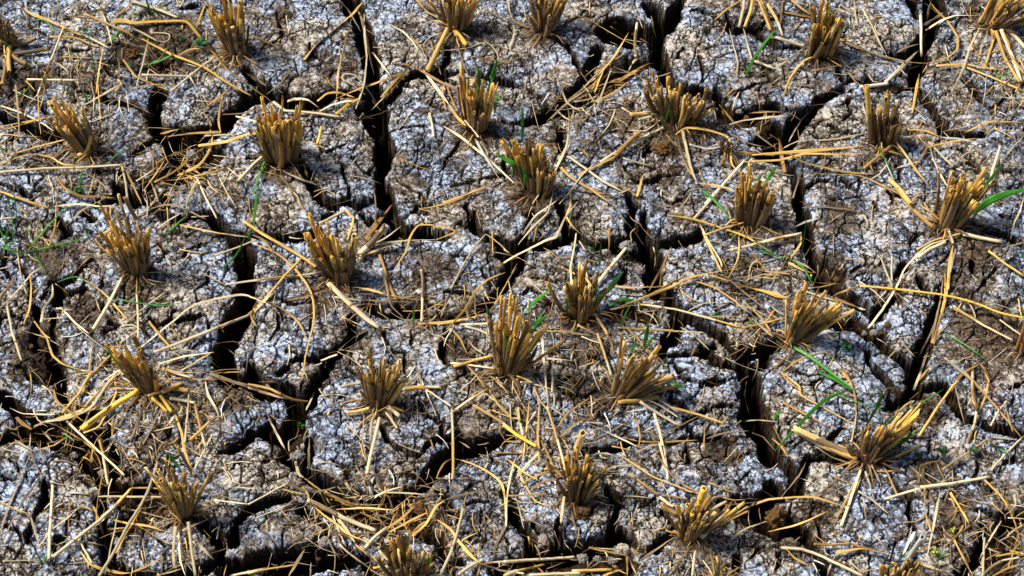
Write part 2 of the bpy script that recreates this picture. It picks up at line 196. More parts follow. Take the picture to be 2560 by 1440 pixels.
# ---------------------------------------------------------------- clump table
# id, tile, base x, base y (front foot), half width, stem width, tips 'x,y ...'
CL = [
(1,'A1',55,340,60,34,'50,110 80,150 20,180 120,230 110,250 10,130 60,200 95,180 30,240'),
(2,'A1',1660,395,80,32,'1505,45 1530,110 1555,130 1582,130 1605,-10 1640,90 1670,45 1735,15 1700,80 1725,95 1750,110 1560,220 1590,180 1630,190 1670,210 1695,260 1750,260 1730,170 1705,290 1650,170 1770,200 1620,250 1500,90 1540,60'),
(3,'A2',1470,240,85,38,'1380,-60 1400,-100 1470,-80 1490,30 1530,-30 1560,60 1600,-20 1640,10 1450,-40 1520,0 1580,-60 1620,-40 1410,60 1460,-10 1350,-30'),
(4,'A3',290,250,85,34,'190,20 180,-40 210,-80 260,60 320,60 320,135 390,0 400,100 440,-50 350,-60 280,-60 240,-20 450,-20 410,30 300,-20 350,20 230,60'),
(5,'A4',480,420,90,38,'450,30 400,200 435,110 490,110 480,40 520,150 545,120 540,210 570,160 600,215 560,180 510,80 590,150 615,180 395,230 500,60 465,140'),
(6,'A4',1690,225,60,44,'1650,-50 1680,0 1740,-20 1780,-40 1890,0 1870,60 1860,130 1930,70 1920,150 1820,60 1760,20 1710,-60'),
(7,'A1',610,1090,75,34,'400,730 445,725 510,725 495,755 480,790 545,790 620,800 440,860 450,890 565,845 590,880 600,900 635,920 640,790 520,800 560,760 375,850 500,910 630,850 480,840 420,760'),
(8,'A2',235,1190,110,36,'105,860 120,880 150,720 150,830 185,880 205,910 232,945 265,800 290,880 292,720 320,870 350,860 375,780 380,870 405,740 420,900 210,780 185,820 260,850 395,880 100,820 230,880'),
(9,'A2',1610,955,90,34,'1515,490 1490,640 1505,600 1560,580 1610,575 1575,665 1555,710 1590,770 1605,640 1645,770 1630,860 1655,690 1665,600 1690,670 1720,740 1690,740 1750,640 1730,620 1530,560 1675,750 1600,590 1655,820 1560,640'),
(10,'A3',1205,905,150,36,'985,525 1030,510 990,635 1045,635 1095,625 1142,560 1150,640 1145,680 1180,660 1200,670 1225,610 1265,735 1270,690 1300,680 1285,740 1310,720 1335,700 1410,660 1380,730 1400,720 1355,690 1250,720 1060,570 1075,640 1330,730'),
(11,'A4',920,1030,85,38,'745,640 905,680 890,720 910,770 930,740 965,790 945,860 985,730 1000,810 990,845 970,870 1025,860 1035,880 1010,900 930,790 810,790 800,850 870,760 950,780'),
(12,'A3',210,1405,105,36,'55,1010 90,1030 75,1000 145,1040 175,1000 180,1110 155,1070 205,1060 215,1090 260,1040 240,1160 235,1190 275,1100 290,1150 300,1240 310,1140 320,1240 345,1200 0,1010 130,1060 240,1030 110,1060 60,1060 200,1020 355,1230'),
(13,'B3',1740,275,95,36,'1655,-90 1690,-160 1640,0 1700,-60 1715,-10 1750,10 1790,0 1830,0 1820,-30 1860,20 1880,50 1670,-30 1620,20 1760,-40 1700,20 1845,60 1780,50 1890,80'),
(14,'B4',1375,305,90,42,'1255,-125 1325,-105 1345,0 1410,-75 1440,-55 1470,-25 1500,0 1555,-115 1590,-5 1560,5 1540,20 1370,30 1465,100 1510,90 1540,110 1600,15 1380,-20 1430,20 1490,40'),
(15,'B1',960,625,80,34,'805,130 840,150 845,270 835,325 885,180 880,270 865,230 900,300 955,235 935,200 930,340 925,360 960,295 995,360 990,320 1030,290 1060,340 1110,290 1045,310 950,410 985,410 985,440 935,460 805,435 1075,440 1070,400 870,430 900,370'),
(16,'B2',640,675,105,40,'435,320 440,350 475,200 500,290 520,260 550,290 580,370 590,240 620,330 640,350 615,480 670,410 690,490 700,440 720,400 750,400 775,340 735,415 560,380 605,370 480,380 790,350 460,330 655,380 450,400'),
(17,'B3',20,1335,75,32,'10,770 48,735 42,820 90,760 60,780 100,880 85,900 130,870 155,940 185,890 185,1010 100,1010 175,1070 150,1080 150,1150 180,1090 250,1000 300,960 -17,750 -20,830 -107,900 -70,950 -15,920 -30,1000 -42,1130 0,1000 40,1060 80,1040'),
(18,'B3',530,945,85,34,'305,680 430,655 425,690 495,630 520,530 500,660 555,655 575,670 565,510 570,750 590,780 635,770 610,700 650,600 545,600 640,640 700,700 720,690 450,720 480,640'),
(19,'B4',280,1100,50,36,'200,780 265,790 270,720 325,665 345,790 360,820 325,880 410,850 460,720 370,910 560,800 550,870 620,860 540,940 430,870 680,850 300,740 500,850 400,800 480,800'),
(20,'B4',1905,1185,40,34,'1880,780 1920,830 1965,800 1900,950 1945,760 1930,900 1990,850'),
(21,'B1',1040,1465,65,40,'805,1080 840,1130 935,1135 990,1180 1000,1240 1040,1210 1040,1120 1075,1190 950,1080 920,1270 1130,1290 910,1160 880,1160 1060,1230 1000,1300 1100,1240 860,1200'),
(22,'B2',920,1545,75,36,'880,1120 960,1180 1020,1250 1080,1220 960,1210 790,1260 820,1260 865,1290 905,1330 930,1290 985,1340 1115,1330 1050,1240 840,1300 1010,1270 1040,1300 940,1330 880,1200'),
(23,'B3',815,1500,60,36,'805,1010 810,1190 830,1060 900,1150 990,1215 990,1190 1070,1100 1055,1290 1195,1330 1080,1240 1100,1310 880,1230 820,1230 935,1200 960,1170 1040,1160 870,1180'),
(24,'C4',830,655,95,38,'760,380 800,350 840,360 870,360 970,270 1050,350 1110,255 1060,400 1020,530 855,490 770,400 1060,370 940,400 990,380 910,490 900,590 650,470 1130,200 1090,300 1020,400 790,420 950,480'),
(25,'C1',1300,1050,65,34,'1110,630 1140,720 1180,650 1230,590 1240,700 1275,740 1350,670 1330,760 1440,740 1525,690 1180,830 1210,800 1345,800 1290,800 1250,900 1170,760 1360,810 1390,780 1300,690 1200,720 1310,760 1420,760'),
(26,'C3',510,920,80,34,'380,580 440,550 500,600 520,620 580,550 600,590 620,650 600,690 540,740 505,500 715,645 655,745 300,640 450,720 480,580 510,700 560,640 430,600 490,650 635,640 580,620 420,640'),
(27,'C3',1320,1195,75,38,'1430,820 1340,900 1205,910 1245,940 1110,930 1310,960 1360,970 1410,950 1440,880 1560,920 1580,970 1695,930 1310,1040 1350,1040 1420,1030 1300,850 1270,900 1470,950 1230,980 1380,1000 1190,1020'),
(28,'C2',1130,1530,105,38,'970,1150 1020,1130 1075,1110 1100,1100 1130,1120 930,1270 1090,1300 1140,1310 1190,1290 1250,1240 1310,1240 1285,1270 1160,1380 1070,1370 1210,1250 1080,1220 1030,1240 1160,1200 1000,1300 1240,1320'),
(29,'C4',1010,1600,105,38,'870,1330 900,1340 980,1310 1000,1350 1050,1280 1150,1310 1100,1340 1060,1300 1120,1300 1020,1370 940,1380 1070,1360 1140,1380 1160,1340 900,1400'),
(30,'A3',1562,1085,24,20,'1540,960 1560,1000 1580,1000 1592,990 1532,990 1570,975 1550,1020'),
(32,'C3',1520,1500,20,26,'1465,1280 1500,1300 1540,1380'),
]
CL_BASE = [(c[0], c[1], c[2], c[3], c[4]) for c in CL]
# ---------------------------------------------------------------- the ground sheet
def axis(lo, hi, st, far):
    a = list(np.arange(lo, hi, st)); g = st; x = hi
    while x < far: a.append(x); g *= 1.22; x += g
    g = st; x = lo - st
    b = []
    while x > -far: b.append(x); g *= 1.22; x -= g
    return np.array(b[::-1] + a, np.float64)
GST = 0.00108
yTop = atz(1280, -90)[1]; yBot = atz(1280, 1530)[1]; xTop = atz(2650, -60)[0]
AX = axis(-xTop, xTop, GST, 28.0); AY = axis(yBot, yTop, GST * 1.15, 28.0)
X, Y = np.meshgrid(AX, AY); X = X.astype(np.float32); Y = Y.astype(np.float32)
def gpt(tile, x, y):
    px, py = tp(tile, x, y); p = atz(px, py); return p[0], p[1], TS * pix_scale(p)
Xw = X + 0.0055 * fbm(X, Y, 38, 2) + 0.0056 * fbm(X, Y, 125, 4, .6, off=5) + 0.0013 * perlin(X * 420, Y * 420)
Yw = Y + 0.0055 * fbm(X, Y, 38, 2, off=31) + 0.0056 * fbm(X, Y, 125, 4, .6, off=47) + 0.0013 * perlin(X * 420 + 50, Y * 420)
Wn = 0.9 * fbm(X, Y, 17, 3, off=143)
S = np.full(X.shape, 0.06, np.float32)          # distance outside the nearest wide crack
Hc = np.zeros(X.shape, np.float32); E = np.full(X.shape, .05, np.float32)
def seg(p0, p1, fn, pad):
    x0, x1 = sorted((p0[0], p1[0])); y0, y1 = sorted((p0[1], p1[1])); m = max(p0[2], p1[2]) + pad
    i0, i1 = np.searchsorted(AX, (x0 - m, x1 + m)); j0, j1 = np.searchsorted(AY, (y0 - m, y1 + m))
    if i1 <= i0 or j1 <= j0: return
    sl = (slice(j0, j1), slice(i0, i1)); gx = Xw[sl]; gy = Yw[sl]
    dx, dy = p1[0] - p0[0], p1[1] - p0[1]; L = dx * dx + dy * dy + 1e-12
    t = np.clip(((gx - p0[0]) * dx + (gy - p0[1]) * dy) / L, 0, 1)
    fn(sl, np.hypot(gx - p0[0] - t * dx, gy - p0[1] - t * dy), p0[2] + t * (p1[2] - p0[2]))
def crack(sl, d, hw):
    sd = d - hw * np.clip(1.24 - .27 * sstep(.006, .018, hw) + 1.15 * Wn[sl], .5, 1.8) - .0004
    dep = np.clip(hw * 12, 0.014, 0.130); hw2 = np.minimum(hw, .0015 + hw)
    t1 = np.clip(-sd / np.clip(hw * 0.3, .0008, 0.0052), 0, 1); t2 = np.clip(-sd / np.maximum(hw, 1e-4), 0, 1)
    Hc[sl] = np.minimum(Hc[sl], -dep * (0.85 * t1 + 0.15 * t2))
    E[sl] = np.minimum(E[sl], sd)
    S[sl] = np.minimum(S[sl], np.where(hw > 0.0045, sd, np.maximum(sd, 0.0) + 0.018 * (hw < 0.0045)))
def pts(tile, s, wf=0.5, aniso=True):
    out = []; v = [tuple(float(q) for q in a.split(',')) for a in s.split()]
    for i, (x, y, ww) in enumerate(v):
        a, b = v[max(i - 1, 0)], v[min(i + 1, len(v) - 1)]
        ang = abs(math.atan2(b[1] - a[1], b[0] - a[0])); k = 1 + 0.27 * abs(math.cos(ang)) if aniso else 1.15
        g = gpt(tile, x, y); out.append((g[0], g[1], ww * wf * g[2] * k))
    return out
HOL = np.zeros(X.shape, np.float32)
for tile, mm, s in HOLLOWS:
    P = pts(tile, s, 0.5, False); loc = np.zeros(X.shape, np.float32)
    def hol(sl, d, hw):
        loc[sl] = np.maximum(loc[sl], 1 - sstep(0.45, 1.05, d / hw))
    for a, b in zip(P, P[1:]): seg(a, b, hol, 0.004)
    HOL = np.maximum(HOL, loc * mm / 1000.0)
for tile, txt in CRACKS.items():
    for s in txt.replace('\n', ' ').split(';'):
        if not s.strip(): continue
        P = pts(tile, s)
        for a, b in zip(P, P[1:]): seg(a, b, crack, 0.045)
# beyond the picture: the same big plates go on
inside = (sstep(-xTop, -xTop + .05, X) * (1 - sstep(xTop - .05, xTop, X)) * sstep(yBot - .0, yBot + .035, Y) * (1 - sstep(yTop - .05, yTop, Y)))
f1, f2 = voro(Xw, Yw, 4.6, off=9); e = (f2 - f1) / 4.6 / 2
near = (np.abs(X) < 4) & (np.abs(Y) < 4)
Hc = np.minimum(Hc, np.where(near, -(1 - inside) * 0.07 * (1 - sstep(0.004, 0.012, e)), 0))
# plates: gentle dome, dropped rims, crumbly crust
rough = sstep(-0.15, 0.45, fbm(X, Y, 3.1, 3, off=12) + 0.45 * sstep(-0.25, -0.75, X))
H = 0.012 * fbm(X, Y, 4.0, 3, off=3) + 0.0065 * fbm(X, Y, 12, 2, off=21)
H -= 0.0065 * np.exp(-np.clip(S, 0, 1) / 0.006)
H -= HOL * (0.85 + 0.5 * fbm(X, Y, 30, 3, off=77))
f1, f2 = voro(X + .006 * fbm(X, Y, 60, 3, off=2), Y + .006 * fbm(X, Y, 60, 3, off=8), 30, off=3)
m = sstep(-0.20, 0.06, fbm(X, Y, 17, 3, off=61))
e = (f2 - f1) / 30 / 2
k1 = (1 - sstep(0.0003, 0.0013, e)) * m; H -= 0.0095 * k1
f1, f2 = voro(X + .0035 * fbm(X, Y, 120, 3, off=4), Y + .0035 * fbm(X, Y, 120, 3, off=9), 74, off=11)
m2 = sstep(0.10, 0.36, fbm(X, Y, 15, 3, off=91)); e = (f2 - f1) / 74 / 2
k2 = (1 - sstep(0.0002, 0.0009, e)) * m2; H -= 0.0050 * k2
g1, g2 = voro(X + .005 * fbm(X, Y, 90, 3, off=14) + .35, Y + .005 * fbm(X, Y, 90, 3, off=19), 49, jit=1.0, off=29); k3 = (1 - sstep(0.0002, 0.0010, (g2 - g1) / 49 / 2)) * sstep(0.0, .22, fbm(X, Y, 19, 3, off=23)); H -= .005 * k3
H += (0.3 + rough) * 0.0004 * (1 - np.minimum(f1, 1)) 
f1, f2 = voro(Xw, Yw, 165, off=5)                                   # crumbs
H += (0.2 + 1.0 * rough) * 0.0013 * (0.5 - f1)
n = fbm(X, Y, 210, 3, gain=.7, off=15)
H += 0.0013 * n; H -= 0.0038 * sstep(0.20, 0.36, fbm(X, Y, 95, 3, off=33)) * (0.4 + 0.6 * rough)   # pores
H += 0.0016 * fbm(X, Y, 45, 3, off=44) * (0.3 + rough)
fd = np.clip(1 - (np.maximum(np.abs(X) - 2.5, 0) + np.maximum(np.abs(Y) - 2.5, 0)) / 2, 0, 1)
H *= fd; H += Hc
H += np.where(Hc < -0.02, 0.004 * fbm(X, Y, 70, 2, off=71), 0)
BASES = []                                                        # filled by the clump table: soil heaped round each clump
for (cid, tile, bx, by, hw, *_r) in CL_BASE:
    g = gpt(tile, bx, by); R = hw * g[2]
    i0, i1 = np.searchsorted(AX, (g[0] - .12, g[0] + .12)); j0, j1 = np.searchsorted(AY, (g[1] - .12, g[1] + .12))
    sl = (slice(j0, j1), slice(i0, i1)); d = np.hypot(X[sl] - g[0], Y[sl] - g[1] - R * .3)
    k = 1 - sstep(R * .9, R * 2.0 + .012, d); H[sl] = np.maximum(H[sl], H[sl] * (1 - k) + k * (0.002 + .003 * n[sl]))
    HOL[sl] = np.maximum(HOL[sl], (1 - sstep(R * .7, R * 1.25 + .004, d)) * 0.02)
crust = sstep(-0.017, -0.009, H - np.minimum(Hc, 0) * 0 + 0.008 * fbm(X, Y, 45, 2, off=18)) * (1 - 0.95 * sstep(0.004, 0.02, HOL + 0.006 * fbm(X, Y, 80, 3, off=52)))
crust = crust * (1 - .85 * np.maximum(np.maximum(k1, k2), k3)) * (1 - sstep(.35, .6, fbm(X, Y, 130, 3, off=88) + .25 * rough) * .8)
crust = crust * sstep(0.0001, 0.0018, E + .0016 * fbm(X, Y, 140, 3, off=118))  # crust stops at the rim; crack walls take the shade-darkened soil colour
dust = np.zeros(X.shape, np.float32)
for tl, ex, ey, er, ea in EARTH + [(c[0 + 1], c[2], c[3] - 25, c[4] * 1.9, 1.0) for c in CL_BASE]:
    g = gpt(tl, ex, ey); R = er * g[2]; i0, i1 = np.searchsorted(AX, (g[0] - R * 2.2, g[0] + R * 2.2)); j0, j1 = np.searchsorted(AY, (g[1] - R * 2.6, g[1] + R * 2.6))
    sl = (slice(j0, j1), slice(i0, i1)); d = np.hypot(X[sl] - g[0], (Y[sl] - g[1]) * .85) / R; dust[sl] = np.maximum(dust[sl], ea * np.exp(-d * d * 1.1))
dust = dust + .55 * fbm(X, Y, 20, 4, off=161) + .10
PX3 = X.copy(); PY3 = Y.copy()
wall = (H < -0.004).astype(np.float32)                             # rough, partly overhanging walls
zz = H * 1.0
wk = wall * 0.0045 * sstep(-.002, -.018, H); PX3 += wk * fbm(X, Y, 55, 4, .6, off=5, z=zz); PY3 += wk * fbm(X, Y, 55, 4, .6, off=55, z=zz)
ny, nx = X.shape
me = bpy.data.meshes.new('cracked_ground'); co = np.stack([PX3, PY3, H], -1).astype(np.float32).reshape(-1)
me.vertices.add(nx * ny); me.vertices.foreach_set('co', co)
idx = np.arange(nx * ny, dtype=np.int32).reshape(ny, nx)
q = np.stack([idx[:-1, :-1], idx[:-1, 1:], idx[1:, 1:], idx[1:, :-1]], -1).reshape(-1)
me.loops.add(q.size); me.loops.foreach_set('vertex_index', q)
nf = q.size // 4; me.polygons.add(nf); me.polygons.foreach_set('loop_start', np.arange(0, q.size, 4, dtype=np.int32))
me.update(calc_edges=True)
me.polygons.foreach_set('use_smooth', np.ones(nf, bool))
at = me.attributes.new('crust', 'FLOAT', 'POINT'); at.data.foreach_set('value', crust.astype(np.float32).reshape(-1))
at = me.attributes.new('earth', 'FLOAT', 'POINT'); at.data.foreach_set('value', dust.astype(np.float32).reshape(-1))
ground = bpy.data.objects.new('ground', me); scn.collection.objects.link(ground); ground['kind'] = 'structure'
ground['label'] = 'cracked grey crust of dried mud with deep brown fissures'
# terrain lookups
def tz(x, y):
    i = np.clip(np.searchsorted(AX, x), 1, nx - 1); j = np.clip(np.searchsorted(AY, y), 1, ny - 1)
    return float(H[j, i])
def tzmax(x, y, r=0.002):
    i0, i1 = np.searchsorted(AX, (x - r, x + r)); j0, j1 = np.searchsorted(AY, (y - r, y + r))
    return float(H[max(j0, 0):j1 + 1, max(i0, 0):i1 + 1].max())
def hit(px, py):                                                  # first meeting of the sight line with the ground
    r = ray(px, py); z = 0.015
    while z > -0.12:
        p = CAM + (z - CAM[2]) / r[2] * r
        if tz(p[0], p[1]) >= z: return p
        z -= 0.0015
    return p
# ---------------------------------------------------------------- ground material
def N(nt, t, **k):
    n = nt.nodes.new(t)
    for a, b in k.items():
        if a.startswith('i_'): n.inputs[int(a[2:])].default_value = b
        else: setattr(n, a, b)
    return n
def ramp(nt, src, stops):
    r = N(nt, 'ShaderNodeValToRGB'); el = r.color_ramp.elements
    while len(el) < len(stops): el.new(0.5)
    for e_, (p, c) in zip(el, stops):
        e_.position = p; e_.color = (c, c, c, 1) if isinstance(c, (int, float)) else (*c, 1)
    nt.links.new(src, r.inputs[0]); return r.outputs[0]
def mixc(nt, f, a, b, bt='MIX'):
    m = N(nt, 'ShaderNodeMix', data_type='RGBA', blend_type=bt)
    for k, v in ((0, f), (6, a), (7, b)):
        if hasattr(v, 'is_linked'): nt.links.new(v, m.inputs[k])
        elif isinstance(v, (int, float)): m.inputs[k].default_value = v
        else: m.inputs[k].default_value = (*v, 1)
    return m.outputs[2]
def noise(nt, vec, sc, det=4, rough=.5, dist=0):
    n = N(nt, 'ShaderNodeTexNoise'); n.inputs['Scale'].default_value = sc; n.inputs['Detail'].default_value = det
    n.inputs['Roughness'].default_value = rough; n.inputs['Distortion'].default_value = dist
    nt.links.new(vec, n.inputs['Vector']); return n.outputs['Fac']
m = bpy.data.materials.new('dry_mud'); m.use_nodes = True; t = m.node_tree; B = t.nodes['Principled BSDF']
B.inputs['Roughness'].default_value = 0.92; B.inputs['Specular IOR Level'].default_value = 0.25
tc = N(t, 'ShaderNodeTexCoord').outputs['Object']
patch = noise(t, tc, 11, 5, .6)
fine = noise(t, tc, 85, 8, .75); fine2 = noise(t, tc, 240, 5, .75); mid = noise(t, tc, 26, 6, .65, .6)
fo = N(t, 'ShaderNodeMath', operation='MULTIPLY_ADD'); t.links.new(noise(t, tc, 6, 3), fo.inputs[0]); fo.inputs[1].default_value = .45; fq = N(t, 'ShaderNodeMath', operation='SUBTRACT'); t.links.new(fine, fq.inputs[0]); fq.inputs[1].default_value = .225; t.links.new(fq.outputs[0], fo.inputs[2]); fmod = fo.outputs[0]
bl_ = ramp(t, patch, [(.44, 0), (.56, 1)])
pale = mixc(t, bl_, (.225, .178, .135), (.185, .225, .30))
salt = mixc(t, ramp(t, fmod, [(.43, 0), (.54, 1)]), pale, mixc(t, bl_, (.66, .61, .54), (.60, .71, .92)))
brn = mixc(t, ramp(t, fine2, [(.35, 0), (.7, 1)]), (.022, .013, .006), (.125, .080, .042))
ea = N(t, 'ShaderNodeAttribute', attribute_name='earth').outputs['Fac']
em = N(t, 'ShaderNodeMath', operation='MULTIPLY_ADD'); t.links.new(fine, em.inputs[0]); em.inputs[1].default_value = -1.6; en = N(t, 'ShaderNodeMath', operation='ADD'); en.inputs[1].default_value = .70; t.links.new(ea, en.inputs[0]); t.links.new(en.outputs[0], em.inputs[2])
soil = mixc(t, ramp(t, fine2, [(.35, 0), (.65, 1)]), (.075, .048, .028), (.23, .17, .115))
salt = mixc(t, ramp(t, em.outputs[0], [(.25, 0), (.5, .93)]), salt, soil)
c1 = mixc(t, ramp(t, noise(t, tc, 150, 6, .75), [(.41, 1), (.475, 0)]), salt, brn)
c2 = mixc(t, ramp(t, mid, [(.35, .9), (.43, 0)]), c1, brn)
v = N(t, 'ShaderNodeTexVoronoi', feature='DISTANCE_TO_EDGE'); v.inputs['Scale'].default_value = 120
wv = N(t, 'ShaderNodeVectorMath', operation='MULTIPLY_ADD'); nn = N(t, 'ShaderNodeTexNoise'); nn.inputs['Scale'].default_value = 160
t.links.new(tc, nn.inputs['Vector']); t.links.new(nn.outputs['Color'], wv.inputs[0]); wv.inputs[1].default_value = (.012, .012, .012); t.links.new(tc, wv.inputs[2])
t.links.new(wv.outputs[0], v.inputs['Vector'])
line = ramp(t, v.outputs['Distance'], [(.02, 1), (.075, 0)])
lm = mixc(t, ramp(t, noise(t, tc, 30, 3), [(.47, 0), (.58, 1)]), (0, 0, 0), line)
vb = N(t, 'ShaderNodeTexVoronoi', feature='DISTANCE_TO_EDGE'); vb.inputs['Scale'].default_value = 62
wb = N(t, 'ShaderNodeVectorMath', operation='MULTIPLY_ADD'); nb = N(t, 'ShaderNodeTexNoise'); nb.inputs['Scale'].default_value = 75; nb.inputs['Detail'].default_value = 5
t.links.new(tc, nb.inputs['Vector']); t.links.new(nb.outputs['Color'], wb.inputs[0]); wb.inputs[1].default_value = (.028, .028, .028); t.links.new(tc, wb.inputs[2]); t.links.new(wb.outputs[0], vb.inputs['Vector'])
lb = mixc(t, ramp(t, noise(t, tc, 17, 4), [(.40, 0), (.50, 1)]), (0, 0, 0), ramp(t, vb.outputs['Distance'], [(.022, 1), (.065, 0)]))
c3 = mixc(t, lb, mixc(t, lm, c2, (.024, .015, .008)), (.014, .009, .005))
sub = mixc(t, ramp(t, noise(t, tc, 110, 8, .75), [(.42, 0), (.64, 1)]), (.011, .006, .003), (.115, .062, .024))  # brown subsoil, darkened towards black to paint crack shade into its colour
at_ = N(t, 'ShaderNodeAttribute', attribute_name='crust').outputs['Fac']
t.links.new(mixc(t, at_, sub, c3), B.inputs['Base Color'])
bp = N(t, 'ShaderNodeBump'); bp.inputs['Strength'].default_value = 1; bp.inputs['Distance'].default_value = .0017
ad = N(t, 'ShaderNodeMath', operation='ADD'); t.links.new(fine2, ad.inputs[0]); t.links.new(noise(t, tc, 600, 3, .6), ad.inputs[1])
su = N(t, 'ShaderNodeMath', operation='SUBTRACT'); t.links.new(ad.outputs[0], su.inputs[0]); lt = N(t, 'ShaderNodeMath', operation='ADD'); t.links.new(lm, lt.inputs[0]); t.links.new(lb, lt.inputs[1]); t.links.new(lt.outputs[0], su.inputs[1])
t.links.new(su.outputs[0], bp.inputs['Height'])
bw = N(t, 'ShaderNodeBump'); bw.inputs['Distance'].default_value = .009; t.links.new(noise(t, tc, 95, 6, .65), bw.inputs['Height'])
iv = N(t, 'ShaderNodeMath', operation='SUBTRACT'); iv.inputs[0].default_value = 1; t.links.new(at_, iv.inputs[1]); t.links.new(iv.outputs[0], bw.inputs['Strength'])
t.links.new(bp.outputs[0], bw.inputs['Normal']); t.links.new(bw.outputs[0], B.inputs['Normal'])
me.materials.append(m)
